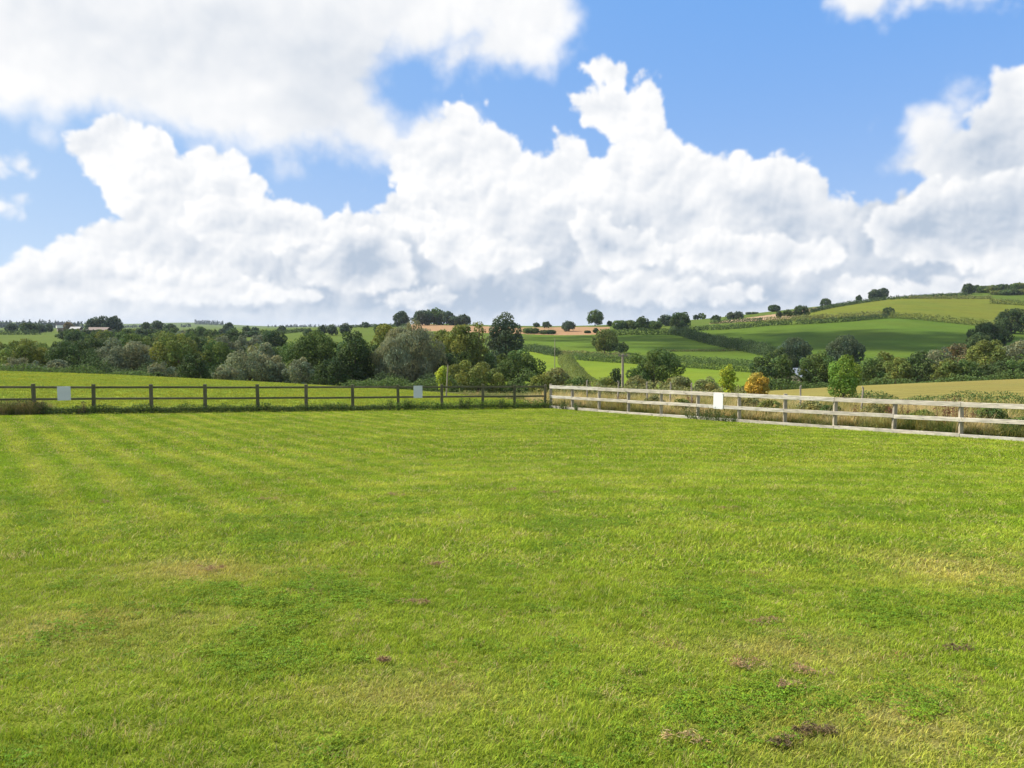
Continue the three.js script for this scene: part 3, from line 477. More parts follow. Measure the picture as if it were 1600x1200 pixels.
// the wood that fills the left middle distance
const hues = ['dark', 'mid', 'olive', 'dark', 'mid', 'grey'];
stand('wood_tree', 31, (k) => { const px = 92 + k * 11.2 + rr(-5, 5); return [px, 529 + rr(-5, 6) + (px > 380 ? 6 : 0), rr(26, 40), rr(150, 200), hues[Math.floor(rnd() * 6)]]; }, 'in the near row of the left wood', 'left hand wood, near row');
stand('wood_tree', 29, (k) => { const px = 114 + k * 11.2 + rr(-5, 5); return [px, 519 + rr(-5, 6) + (px > 380 ? 6 : 0), rr(21, 32), rr(230, 300), hues[Math.floor(rnd() * 6)]]; }, 'in the second row of the left wood', 'left hand wood, second row');
stand('wood_tree', 6, (k) => [-20 + k * 17 + rr(-5, 5), 531 + rr(-3, 4), 34, rr(160, 200), ['dark', 'olive', 'mid'][k % 3]], 'behind the leftmost olive tree', 'trees behind the left edge');
stand('wood_tree', 13, (k) => [98 + k * 11 + rr(-3, 3), 514 + rr(-2, 3), rr(17, 25), rr(310, 360), ['dark', 'mid', 'olive', 'blue'][k % 4]], 'below the barns on the left horizon', 'wood below the barns');
[[148, 496, 26], [163, 494, 24], [178, 493, 24], [170, 500, 30]].forEach(([px, ty, w], k) => tree('oak_tree', px, ty, w, 470, 'blue', '', ['left crown of the dark copse on the left horizon', 'middle crown of the dark copse on the left horizon', 'tallest right crown of the dark copse on the left horizon', 'low front tree of the dark copse on the left horizon'][k], 'left horizon copse'));
[[18, 505, 18, 520, 'lone bush-like tree near the left edge of the horizon'], [45, 504, 26, 500, 'dark tree left of the white farmhouse'], [60, 505, 20, 520, 'tree close to the left of the white farmhouse'], [76, 507, 13, 560, 'small tree touching the white farmhouse'], [107, 503, 15, 620, 'reddish tree just right of the white farmhouse'], [228, 503, 14, 600, 'narrow tree left of the dark horizon oak'], [245, 500, 21, 480, 'dark round oak on the left horizon'], [266, 506, 22, 520, 'low tree right of the dark horizon oak'], [357, 503, 19, 470, 'pointed dark tree on the left horizon'], [385, 509, 14, 520, 'left of two small trees right of the pointed dark tree'], [398, 511, 14, 520, 'right of two small trees right of the pointed dark tree']].forEach(([px, ty, w, d, l], k) => tree('horizon_tree', px, ty, w, d, k === 4 ? 'brown' : ['blue', 'dark'][k % 2], '', l, 'left horizon trees'));
stand('horizon_tree', 26, (k) => [205 + k * 8.6 + rr(-3, 3), 513 + rr(-3, 3) + (k > 18 ? 2 : 0), rr(13, 20), rr(380, 470), ['dark', 'blue', 'mid'][Math.floor(rnd() * 3)]], 'in the far edge of the left wood', 'far edge of the left wood');
console.log('all trees', QUADS);
// hedges
[[[[800, 547], [840, 550], [872, 557]], 3, 3.5, 'dark', 'dark hedge left of the weedy track across the meadow'],
 [[[896, 561], [940, 565], [992, 568], [1056, 573], [1125, 578], [1180, 582]], 2.6, 3, 'mid', 'thick clipped hedge along the top of the bright meadow'],
 [[[1055, 564], [1110, 567], [1182, 573]], 2, 2.5, 'mid', 'second hedge just above the thick clipped one'],
 [[[875, 553], [930, 557], [985, 561]], 1.8, 2.5, 'weed', 'thin weedy hedge behind the thick clipped one'],
 [[[1050, 521], [1068, 525], [1100, 534], [1140, 543], [1175, 550], [1206, 557]], 4, 4.5, 'dark', 'long dark hedge running diagonally down the hillside'],
 [[[1066, 518], [1100, 516], [1160, 513], [1200, 509], [1238, 507]], 2.8, 3, 'dark', 'dark hedge on the left of the hillside gateway'],
 [[[1244, 507], [1320, 503], [1389, 497]], 2.8, 3, 'dark', 'dark hedge on the right of the hillside gateway'],
 [[[1110, 506], [1150, 504], [1192, 502]], 2.5, 3, 'dark', 'short dark hedge below the pink field'],
 [[[1195, 503], [1262, 500], [1320, 497], [1385, 494]], 3, 4, 'weed', 'pale scrubby hedge at the foot of the hill pasture'],
 [[[1391, 497], [1440, 500], [1500, 506], [1560, 512]], 3.5, 4, 'olive', 'straggling hedge falling to the right below the hill pasture'],
 [[[1264, 489], [1300, 481], [1340, 474.5], [1380, 469], [1420, 466.5], [1470, 463.5], [1512, 461.5]], 2.8, 3, 'dark', 'dark hedge along the crest of the right hill'],
 [[[1420, 467], [1480, 467], [1550, 467]], 2.6, 3, 'weed', 'pale hedge just under the crest hedge'],
 [[[1546, 474], [1600, 477], [1640, 480]], 4, 4, 'olive', 'hedge under the hilltop wood at the right edge'],
 [[[1040, 549], [1090, 549], [1150, 548]], 0.8, 0.8, 'weed', 'thin low line of scrub across the middle field'],
 [[[945, 524], [1000, 523], [1056, 523]], 3.5, 4, 'mid', 'hedge at the top of the middle field'],
 [[[884, 555], [886, 566], [897, 580], [912, 598]], 0.7, 5, 'olive', 'weedy strip running down the meadow to the fence corner'],
 [[[-20, 523], [30, 523], [62, 523]], 3, 4, 'dark', 'dark hedge at the far left below the horizon trees'],
 [[[326, 529], [368, 529]], 3.4, 4, 'dark', 'short dark hedge under the pointed horizon tree'],
 [[[404, 548], [450, 548]], 3.4, 4, 'dark', 'dark hedge at the foot of the big dark tree on the left'],
 [[[436, 522], [478, 518]], 2.6, 3, 'dark', 'hedge at the top of the pale field strip on the left'],
 [[[545, 512], [580, 511], [640, 511]], 2.4, 3, 'dark', 'skyline hedge left of the hilltop copse'],
].forEach(([p, h, w, pal, l]) => hedge(p, h, w, pal, l));
// undergrowth at the feet of the valley trees
const under = (pts, h, w, pal, l) => hedge(pts.map(([px, d]) => [(px - 800) / F * d, d]), h, w, pal, l, { near: true, min: 0.15, rag: 1.7, lump: 4.5, name: 'undergrowth', cat: 'undergrowth', group: 'undergrowth of the valley' });
under([[-40, 92], [60, 92], [160, 94], [250, 92]], 0.9, 2.5, 'mid', 'weedy undergrowth below the leftmost trees at the pasture edge');
under([[-40, 102], [100, 101], [260, 101], [420, 100], [560, 98], [640, 97], [700, 96]], 2.4, 5, 'dark', 'dark undergrowth behind the pasture edge from the left to the willow');
under([[540, 93], [600, 92], [680, 90], [760, 88], [840, 86]], 1.8, 3.5, 'mid', 'undergrowth below the great willow and the olive bush');
under([[1160, 92], [1230, 92], [1300, 92], [1400, 89], [1500, 87], [1620, 86], [1720, 86]], 1.1, 2.5, 'mid', 'undergrowth along the far edge of the cut field');
under([[1180, 104], [1300, 104], [1450, 102], [1650, 100]], 2.6, 5, 'dark', 'dark undergrowth inside the right valley row');
under([[860, 58], [920, 60], [1000, 62], [1080, 60], [1160, 56]], 1.3, 4, 'weed', 'tangled weeds along the bank below the bright meadow');
console.log('hedges', QUADS);

// ------------------------------------------------------------------ post and rail fences
const woodMat = (r, g, b) => new THREE.MeshStandardMaterial({ color: new THREE.Color().setRGB(r * 1.1, g * 1.1, b * 1.1), map: woodTex, bumpMap: woodBump, bumpScale: 0.006, roughness: 0.9 });
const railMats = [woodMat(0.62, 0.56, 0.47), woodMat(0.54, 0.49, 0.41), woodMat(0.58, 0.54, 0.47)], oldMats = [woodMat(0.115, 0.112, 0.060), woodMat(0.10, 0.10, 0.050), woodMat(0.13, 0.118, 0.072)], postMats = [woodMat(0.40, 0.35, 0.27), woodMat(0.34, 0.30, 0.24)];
// a board between two points, u along its length for the grain; a and b are the middles of its ends
function board(parent, name, a, b, h, t, mat) {
  const A = new THREE.Vector3(...a), B = new THREE.Vector3(...b), len = A.distanceTo(B), g = new RoundedBoxGeometry(len, h, t, 1, 0.006);
  const p = g.attributes.position, uv = g.attributes.uv, o = rnd() * 5; for (let k = 0; k < p.count; k++) uv.setXY(k, p.getX(k) / 2.5 + o, (p.getY(k) + p.getZ(k)) / 1.1 + o * 1.7);
  const m = part(parent, name, g, mat), X = B.clone().sub(A).normalize(), Z = new THREE.Vector3(X.x, 0, X.z).normalize().cross(new THREE.Vector3(0, 1, 0)).negate(), Y = Z.clone().cross(X).normalize();
  Z.crossVectors(X, Y); m.quaternion.setFromRotationMatrix(new THREE.Matrix4().makeBasis(X, Y, Z)); m.position.copy(A).add(B).multiplyScalar(0.5); return m;
}
function post(parent, x, d, y0, h, r, mat, round) {
  const g = round ? new THREE.CylinderGeometry(r * 0.97, r, h + 0.35, 10) : new RoundedBoxGeometry(r * 2, h + 0.35, r * 1.7, 1, 0.012), uv = g.attributes.uv, p = g.attributes.position, o = rnd() * 5;
  for (let k = 0; k < p.count; k++) uv.setXY(k, p.getY(k) / 2 + o, (p.getX(k) + p.getZ(k)) / 1 + o);
  const m = part(parent, 'post', g, mat); m.position.set(x, y0 + (h - 0.35) / 2, -d); m.rotation.set(rr(-0.02, 0.02), rr(-0.2, 0.2), rr(-0.025, 0.025)); return m;
}
const onLine = (px, sl) => { const s = (px - 800) / F, d = (FC[1] - FC[0] * sl) / (1 - s * sl); return [s * d, d]; };
const PXL = [-255, -148, -46, 50, 143.5, 234, 318.5, 401, 477, 550, 621.5, 690, 754, 804, 852], PXR = [861, 895, 937, 983, 1034.5, 1092, 1157, 1229, 1307.5, 1401, 1506, 1634, 1790, 1990];
const nl2 = Math.hypot(1, slopeL), nr2 = Math.hypot(1, slopeR), NLx = slopeL / nl2, NLd = -1 / nl2, NRx = slopeR / nr2, NRd = -1 / nr2;     // unit normals towards the lawn
const leftPosts = PXL.map((p) => onLine(p, slopeL)), rightPosts = PXR.map((p) => onLine(p, slopeR));
{
  const f = new THREE.Group();
  leftPosts.forEach(([x, d], k) => post(f, x, d, lawnH(x, d), 1.19 + rr(-0.02, 0.03), 0.062, oldMats[k % 3]));
  for (let k = 0; k < leftPosts.length - 1; k += 2) for (const [h, w] of [[1.075, 0.085], [0.60, 0.085], [0.13, 0.13]]) {
    const a = leftPosts[k], b = leftPosts[Math.min(k + 2, leftPosts.length - 1)], e = 0.045, q = (p) => [p[0] - NLx * 0.078, lawnH(...p) + h + rr(-0.012, 0.012), -(p[1] - NLd * 0.078)];   // rails nailed to the far side
    const A = q(a), B = q(b), l = Math.hypot(B[0] - A[0], B[2] - A[2]) || 1; board(f, 'rail', [A[0] + (B[0] - A[0]) / l * 0.004, A[1], A[2]], [B[0] - (B[0] - A[0]) / l * 0.004, B[1], B[2]], w, e, oldMats[(k + (h > 1 ? 0 : 1)) % 3]);
  }
  top(f, 'post_and_rail_fence', 'dark weathered post and rail fence along the far left side of the lawn', 'fence', 'fences round the lawn');
  const g = new THREE.Group();
  rightPosts.forEach(([x, d], k) => post(g, x, d, lawnH(x, d), 1.17 + (k === 7 || k === 0 ? 0.06 : 0) + rr(-0.02, 0.02), 0.065, postMats[k % 2]));
  [[1.10, 0.155, 0], [0.60, 0.135, 1], [0.065, 0.13, 0]].forEach(([h, w, st], r) => {
    for (let k = st ? -1 : 0; k < rightPosts.length - 1; k += 2) {
      const a = rightPosts[Math.max(k, 0)], b = rightPosts[Math.min(k + 2, rightPosts.length - 1)], q = (p) => [p[0] + NRx * 0.088, lawnH(...p) + h + rr(-0.015, 0.015), -(p[1] + NRd * 0.088)];
      const A = q(a), B = q(b), l = Math.hypot(B[0] - A[0], B[2] - A[2]), u = [(B[0] - A[0]) / l * 0.006, 0, (B[2] - A[2]) / l * 0.006];
      board(g, 'rail', [A[0] + u[0], A[1], A[2] + u[2]], [B[0] - u[0], B[1], B[2] - u[2]], w, 0.04, railMats[(k + 5 + r) % 3]);
    }
  });
  top(g, 'post_and_rail_fence', 'pale sunlit post and rail fence along the right side of the lawn', 'fence', 'fences round the lawn');
}
// blank boards fixed to the fences
{
  const plate = (px, w, h, hy, sl, nx, nd, label, mat) => {
    const [x, d] = onLine(px, sl), o = new THREE.Group(), yaw = Math.atan2(nx, -nd) , off = sl === slopeL ? 0.075 : 0.125;
    o.position.set(x + nx * off, lawnH(x, d), -(d + nd * off)); o.rotation.y = Math.atan2(nx, -nd);
    const m = part(o, 'panel', new RoundedBoxGeometry(w, h, 0.008, 1, 0.003), mat); m.position.y = hy;
    for (const sx of [-1, 1]) for (const sy of [-1, 1]) { const s = part(o, 'screw', new THREE.CylinderGeometry(0.009, 0.009, 0.008, 10).rotateX(Math.PI / 2), new THREE.MeshStandardMaterial({ color: 0x888888, metalness: 0.8, roughness: 0.4 })); s.position.set(sx * (w / 2 - 0.03), hy + sy * (h / 2 - 0.03), 0.007); }
    return top(o, 'notice_board', label, 'sign', 'blank boards on the fences');
  };
  const white = new THREE.MeshStandardMaterial({ color: new THREE.Color().setRGB(0.80, 0.80, 0.79), roughness: 0.45 }), milky = new THREE.MeshPhysicalMaterial({ color: new THREE.Color().setRGB(0.62, 0.66, 0.68), roughness: 0.8, transmission: 0.18, thickness: 0 });
  plate(98, 0.47, 0.56, 0.84, slopeL, NLx, NLd, 'blank grey-white board on the dark fence at the far left', milky);
  plate(652, 0.43, 0.58, 0.86, slopeL, NLx, NLd, 'blank pale board on the dark fence near the leaning pole', milky);
  plate(1126, 0.45, 0.66, 0.84, slopeR, NRx, NRd, 'bright white blank board on the sunlit right fence', white);
}
// wire fence stakes in the weeds behind the right fence
[[918, 3], [966, 3], [1012, 3], [1048, 3.2], [1082, 3], [1253, 3.2], [1349, 3.2]].forEach(([px, b]) => { const [x0, d0] = onLine(px, slopeR), s = (px - 800) / F, d = d0 + b, x = s * d, o = new THREE.Group(); o.position.set(x, ground(x, d), -d); const m = part(o, 'stake', new THREE.CylinderGeometry(0.035, 0.042, 1.6, 8), postMats[1]); m.position.y = 0.62; m.rotation.z = rr(-0.05, 0.05); const cap = part(o, 'tip', new THREE.ConeGeometry(0.037, 0.07, 8), postMats[1]); cap.position.set(0, 1.45, 0); cap.rotation.z = m.rotation.z; top(o, 'fence_stake', `slim wooden stake in the weeds ${px < 1100 ? { 918: 'nearest the fence corner', 966: 'left of the utility pole', 1012: 'under the round oak', 1048: 'right of the round oak', 1082: 'two bays left of the white board' }[px] : px < 1300 ? 'right of the white board' : 'right of the young maple'}`, 'stake', 'stakes of the wire fence'); });
// utility poles
{
  const pole = (px, topY, d, r, lean, label, arms) => {
    const R = ray(px, topY), x = R.s * d, y0 = ground(x, d), H = CAMY + d * R.t - y0, o = new THREE.Group(); o.position.set(x, y0, -d); o.rotation.z = lean;
    part(o, 'shaft', new THREE.CylinderGeometry(r * 0.75, r, H + 0.6, 10).translate(0, (H - 0.6) / 2, 0), woodMat(0.30, 0.26, 0.20));
    if (arms) { part(o, 'crossarm', new THREE.BoxGeometry(arms, 0.1, 0.1).translate(0, H - 0.18, r), woodMat(0.22, 0.2, 0.16)); for (const s of [-1, 1]) part(o, 'insulator', new THREE.CylinderGeometry(0.04, 0.05, 0.16, 8).translate(s * (arms / 2 - 0.1), H - 0.05, r), new THREE.MeshStandardMaterial({ color: 0x6b6258, roughness: 0.4 })); }
    top(o, 'utility_pole', label, 'pole', 'poles in the valley');
  };
  pole(973.5, 553, 74, 0.14, 0.006, 'tall wooden utility pole in front of the bright meadow', 0.9);
  pole(697, 570, 52, 0.06, -0.055, 'thin pale leaning pole behind the left fence', 0);
  pole(867, 528, 190, 0.11, 0, 'distant thin pole above the hillside hedge', 0);
}
// white farmhouse and low roofs on the left horizon, roof on the right
{
  const wall = new THREE.MeshStandardMaterial({ color: new THREE.Color().setRGB(0.80, 0.78, 0.75), roughness: 0.9 }), slate = new THREE.MeshStandardMaterial({ color: new THREE.Color().setRGB(0.14, 0.13, 0.13), roughness: 0.8 }), tile = new THREE.MeshStandardMaterial({ color: new THREE.Color().setRGB(0.20, 0.15, 0.125), roughness: 0.9 }), dark = new THREE.MeshStandardMaterial({ color: 0x20242a, roughness: 0.2 });
  const gable = (o, x, z, w, h, rise, dep) => {
    const s = new THREE.Shape([[-w / 2, -2], [w / 2, -2], [w / 2, h], [0, h + rise], [-w / 2, h]].map((p) => new THREE.Vector2(...p)));
    part(o, 'wall', new THREE.ExtrudeGeometry(s, { depth: dep, bevelEnabled: false }).translate(x, 0, z - dep), wall);
    for (const k of [-1, 1]) { const L = Math.hypot(w / 2 + 0.3, rise + 0.2), r = part(o, 'roof', new THREE.BoxGeometry(L, 0.18, dep + 0.5), slate); r.position.set(x + k * (w / 4 + 0.1), h + rise / 2 + 0.12, z - dep / 2); r.rotation.z = -k * Math.atan2(rise, w / 2); }
    const win = part(o, 'window', new THREE.BoxGeometry(0.9, 1.1, 0.1).translate(x, h - 0.6, z + 0.03), dark);
  };
  const d = 640, R = ray(88, 508.5), o = new THREE.Group(), hx = R.s * d; o.position.set(hx, CAMY + d * R.t, -d); o.rotation.y = -0.95;
  gable(o, -2.4, 0, 3.6, 0.3, 2.0, 8); gable(o, 1.7, 0.01, 3.6, 0.3, 2.0, 8);
  part(o, 'foundation', new THREE.BoxGeometry(7.6, 9, 7).translate(-0.3, -6.6, -4.2), tile);
  top(o, 'farmhouse', 'white farmhouse with two gables among the trees on the left horizon', 'house');
  const barn = (px, py, d, w, mat, yaw, label) => { const r = ray(px, py), b = new THREE.Group(); b.position.set(r.s * d, CAMY + d * r.t - 3.4, -d); b.rotation.y = yaw; part(b, 'wall', new THREE.BoxGeometry(w, 8, 6).translate(0, -1.8, 0), tile); for (const k of [-1, 1]) { const s = part(b, 'roof', new THREE.BoxGeometry(w + 0.6, 0.15, 3.7), mat); s.position.set(0, 2.85, k * 1.62); s.rotation.x = k * 0.42; } top(b, 'barn', label, 'barn'); };
  barn(119, 511, 520, 6, new THREE.MeshStandardMaterial({ color: new THREE.Color().setRGB(0.32, 0.31, 0.30), roughness: 0.7 }), 0.1, 'low pale-roofed barn right of the white farmhouse');
  barn(155, 512, 430, 11, tile, -0.05, 'long low brown roof in front of the left horizon copse');
  barn(1243, 577, 140, 3.4, new THREE.MeshStandardMaterial({ color: new THREE.Color().setRGB(0.22, 0.24, 0.27), roughness: 0.6 }), 0.5, 'grey roof glimpsed between the trees on the right');
}
console.log('built things');

// ------------------------------------------------------------------ grass
function bladeTuft(n, h, w, spread, lean, seg = 2, tipc = [1.08, 1.04, 0.9], rootc = [0.92, 0.95, 0.9]) {
  const p = [], c = [], I = [];
  for (let k = 0; k < n; k++) {
    const a = rnd() * 6.283, r = spread * Math.sqrt(rnd()), x = Math.cos(a) * r, z = Math.sin(a) * r, t = rnd() * 6.283, H = h * rr(0.6, 1.25), b = lean * H * rr(0.3, 1.4), dx = Math.cos(t), dz = Math.sin(t), f = t + rr(0.8, 2.2), wx = Math.cos(f) * w / 2 * rr(0.7, 1.3), wz = Math.sin(f) * w / 2, o = p.length / 3, v = rr(0.8, 1.2), y = rr(-0.1, 0.12);
    for (let s = 0; s < seg; s++) { const u = s / seg, q = b * u * u, m = 1 - 0.35 * u; p.push(x + dx * q - wx * m, H * u, z + dz * q - wz * m, x + dx * q + wx * m, H * u, z + dz * q + wz * m); for (let e = 0; e < 2; e++) c.push(...[0, 1, 2].map((i) => lerp(rootc[i], tipc[i], u) * v * (i === 0 ? 1 + y : 1))); }
    p.push(x + dx * b, H * 0.94, z + dz * b); c.push(...tipc.map((i, j) => i * v * (j === 0 ? 1 + y : 1)));
    for (let s = 0; s < seg - 1; s++) I.push(o + 2 * s, o + 2 * s + 1, o + 2 * s + 2, o + 2 * s + 1, o + 2 * s + 3, o + 2 * s + 2);
    I.push(o + 2 * seg - 2, o + 2 * seg - 1, o + 2 * seg);
  }
  const g = new THREE.BufferGeometry(); g.setAttribute('position', new THREE.Float32BufferAttribute(p, 3)); g.setAttribute('color', new THREE.Float32BufferAttribute(c, 3)); g.setIndex(I); g.computeVertexNormals(); return g;
}
function scatter(name, label, cat, geos, list, mat = grassMat) {     // list: [x, d, y, scale, height scale, colour]
  const M = new THREE.Matrix4(), q = new THREE.Quaternion(), up = new THREE.Vector3(0, 1, 0), C = new THREE.Color(), per = geos.map(() => []);
  list.forEach((l, k) => per[k % geos.length].push(l));
  geos.forEach((g, k) => { const im = new THREE.InstancedMesh(g, mat, per[k].length); per[k].forEach(([x, d, y, s, h, c], i) => { q.setFromAxisAngle(up, rnd() * 6.283); im.setMatrixAt(i, M.compose(new THREE.Vector3(x, y, -d), q, new THREE.Vector3(s, s * h, s))); im.setColorAt(i, C.setRGB(c[0], c[1], c[2])); }); top(im, name, label, cat, null, 'stuff'); });
}
{
  const near = [0, 1, 2, 3].map(() => bladeTuft(15, 0.030, 0.0042, 0.042, 0.9)), midg = [0, 1].map(() => bladeTuft(13, 0.038, 0.0075, 0.085, 1.0)), farg = [0, 1].map(() => bladeTuft(14, 0.042, 0.014, 0.16, 1.0));
  const fill = (d0, d1, dens, h0) => { const L = []; const n = Math.round((d1 * d1 - d0 * d0) * 0.74 * dens); for (let k = 0; k < n; k++) { const d = Math.sqrt(lerp(d0 * d0, d1 * d1, rnd())), x = rr(-0.74, 0.74) * d; if (d > fenceD(x) - 0.05) continue; const c = lawnTone(x, d), lush = sstep(-0.1, 0.5, fbm(x / 1.3 + 200, d / 1.3, 3)); const u = rnd(), v = rr(0.72, 1.3), cc = u < 0.09 ? [0.52, 0.46, 0.20] : u < 0.2 ? [c[0] * 0.62, c[1] * 0.72, c[2]] : [c[0] * v, c[1] * v, c[2] * v]; L.push([x, d, lawnH(x, d) - 0.004, rr(0.7, 1.3), h0 * (0.8 + 0.5 * lush) * rr(0.8, 1.3), cc]); } return L; };
  scatter('mown_grass', 'short mown grass of the near lawn', 'grass', near, fill(1.6, 7, 900, 1));
  scatter('mown_grass', 'short mown grass across the middle of the lawn', 'grass', midg, fill(7, 17, 330, 1));
  scatter('mown_grass', 'short mown grass of the far lawn', 'grass', farg, fill(17, 44, 110, 1));
  // clover leaves in patches
  const clover = [0, 1].map(() => { const L = new Leaves(); for (let k = 0; k < 9; k++) { const a = rnd() * 6.28, r = 0.05 * Math.sqrt(rnd()), x = Math.cos(a) * r, z = Math.sin(a) * r, y = rr(0.022, 0.042); for (let m = 0; m < 3; m++) { const b = a + m * 2.1; L.add(x + Math.cos(b) * 0.006, y, z + Math.sin(b) * 0.006, Math.cos(b) * 0.25, 1, Math.sin(b) * 0.25, 0.012, 0.012, jit([1, 1, 1], 0.15), 0, 0.25); } } return L.geo(); });
  const CL = []; for (let k = 0; k < 42000; k++) { const d = Math.sqrt(lerp(2.5, 120, rnd())), x = rr(-0.74, 0.74) * d; if (fbm(x / 1.1 + 300, d / 1.1, 4) + 0.3 * noise(x * 9, d * 9) < 0.06 + 0.3 * rnd()) continue; CL.push([x, d, lawnH(x, d) - 0.012, rr(0.7, 1.2), rr(0.7, 1.2), jit([0.185, 0.300, 0.022], 0.25)]); }
  scatter('clover_patch', 'small round clover leaves growing in patches in the near lawn', 'clover', clover, CL);
  // dry scraps of cut grass all over the lawn
  const thatch = [0, 1].map(() => bladeTuft(16, 0.022, 0.004, 0.07, 1.6, 2, [1.1, 1, 0.9], [0.8, 0.75, 0.7]));
  const TH = []; for (let k = 0; k < 420; k++) { const d = Math.sqrt(lerp(9, 900, rnd())), x = rr(-0.72, 0.72) * d; if (d > fenceD(x) - 0.3) continue; for (let m = 0; m < 4; m++) TH.push([x + rr(-0.09, 0.09), d + rr(-0.06, 0.06), lawnH(x, d) + 0.004, rr(0.7, 1.5), 0.55, jit([0.30, 0.21, 0.10], 0.25)]); }
  scatter('dry_cuttings', 'scattered brown scraps of dry cut grass on the lawn', 'cuttings', thatch, TH);
  // rough tall grass behind the right fence
  const tall = [0, 1, 2].map(() => bladeTuft(34, 0.72, 0.011, 0.22, 0.45, 3)), wide = [0, 1].map(() => bladeTuft(26, 0.45, 0.026, 0.25, 0.8, 3));
  const RG = [], RW = [];
  for (let k = 0; k < 10500; k++) { const s = rr(0.02, 0.86), back = 0.2 + 11 * Math.pow(rnd(), 1.3) * (s > 0.3 ? 0.75 : 1), d = fenceAt(s) + back, x = s * d, n = fbm(x / 2.2 + 30, d / 2.2, 3), pale = n + 0.22 * rnd(); if (back < 2.4 && rnd() < 0.6) { RW.push([x, d, ground(x, d) - 0.03, rr(0.5, 0.9), rr(0.5, 1.0), jit(rnd() < 0.3 ? [0.26, 0.25, 0.08] : [0.15, 0.20, 0.045], 0.3)]); continue; } const c = pale > 0.10 ? [0.56, 0.47, 0.25] : pale > -0.14 ? [0.34, 0.32, 0.11] : [0.12, 0.165, 0.04]; (rnd() < 0.72 ? RG : RW).push([x, d, ground(x, d) - 0.03, rr(0.6, 1.1), rr(0.65, 1.1), jit(c, 0.25)]); }
  for (let k = 0; k < 900; k++) { const [x0, d0] = onLine(lerp(-160, 62, rnd()), slopeL), b = rr(-0.5, 0.9), x = x0, d = d0 + b; RG.push([x, d, ground(x, d) - 0.03, rr(0.45, 0.85), rr(0.7, 1.1), jit(rnd() < 0.6 ? [0.34, 0.28, 0.14] : [0.14, 0.17, 0.05], 0.25)]); }
  for (let k = 0; k < 1500; k++) { const [x0, d0] = onLine(lerp(600, 858, rnd()), slopeL), d = d0 + rr(0.4, 26), x = x0 * d / d0; if (d < lerp(72, 44, (x / d + 0.13) / 0.18)) continue; (rnd() < 0.5 ? RG : RW).push([x, d, ground(x, d) - 0.03, rr(0.5, 0.9), rr(0.6, 1), jit(rnd() < 0.35 ? [0.36, 0.30, 0.15] : [0.16, 0.2, 0.05], 0.25)]); }
  scatter('rough_grass', 'tall dry grass and stalks growing behind the fences', 'grass', tall, RG);
  scatter('broad_weeds', 'broad green weeds growing among the tall grass behind the fences', 'weeds', wide, RW);
  // turf of the pasture beyond the left fence
  const PG = []; for (let k = 0; k < 42000; k++) { const s = rr(-0.9, 0.045), f = fenceAt(s), d = f + 0.4 + (s < -0.13 ? 48 : lerp(40, 8, (s + 0.13) / 0.175)) * rnd(), x = s * d; const w = 0.5 + fbm(x / 5, d / 5, 3); PG.push([x, d, ground(x, d) - 0.005, rr(1.1, 1.9), rr(0.9, 1.5), jit([lerp(0.25, 0.34, w), lerp(0.33, 0.375, w), 0.048], 0.22)]); }
  scatter('pasture_grass', 'cropped bright grass of the pasture beyond the dark fence', 'grass', farg, PG);
}
// brambles and weeds along the foot of the dark fence
{
  const L = new Leaves();
  for (let k = 0; k < 30000; k++) { const px = lerp(-300, 862, rnd()), [x0, d0] = onLine(px, slopeL), n = 0.26 + 0.30 * clamp(fbm(px / 60, 3, 4) + 0.35 * sstep(600, 700, px), -0.25, 0.9) + (px < 70 ? 0.15 : 0), v = rnd(), off = rr(-0.3, 0.42) * (1 - v * 0.4), x = x0 + NLx * off, d = d0 + NLd * off, s = rr(0.04, 0.085); L.add(x, lawnH(x0, d0) + n * Math.pow(v, 0.7) * rr(0.6, 1.35), -d, NLx * off, 0.7, -NLd * off, s, s * 0.7, jit(px > 600 && rnd() < 0.5 ? PAL.bright : rnd() < 0.3 ? PAL.olive : PAL.mid, 0.3)); }
  top(new THREE.Mesh(L.geo(), leafMat), 'bramble_strip', 'low dark brambles and weeds along the foot of the left fence', 'brambles', null, 'stuff');
}
// single weeds: tall stems and docks
function weed(name, x, d, h, r, pal, stemC, label, group, cat = 'weed') {
  const o = new THREE.Group(); o.position.set(x, ground(x, d), -d); const L = new Leaves(), P = { p: [], i: [] }, n = Math.round(5 + r * 10);
  for (let k = 0; k < n; k++) { const a = rnd() * 6.28, q = r * Math.sqrt(rnd()) * 0.5, bx = Math.cos(a) * q, bz = Math.sin(a) * q, tx = bx * 2, tz = bz * 2, H = h * rr(0.65, 1); limb(P, [bx, -0.1, bz], [tx, H, tz], 0.009, 0.004, 4); for (let m = 0; m < 26; m++) { const u = rr(0.1, 1), s = rr(0.04, 0.10) * (1.2 - 0.5 * u), e = rr(0.01, 0.11); const b = rnd() * 6.28; L.add(lerp(bx, tx, u) + Math.cos(b) * e, H * u, lerp(bz, tz, u) + Math.sin(b) * e, Math.cos(b), 0.5, Math.sin(b), s, s * 0.5, jit(pal, 0.3)); } }
  part(o, 'leaves', L.geo(), leafMat); part(o, 'stem', geoOf(P), new THREE.MeshStandardMaterial({ color: new THREE.Color().setRGB(...stemC), roughness: 0.9 }));
  return top(o, name, label, cat, group);
}
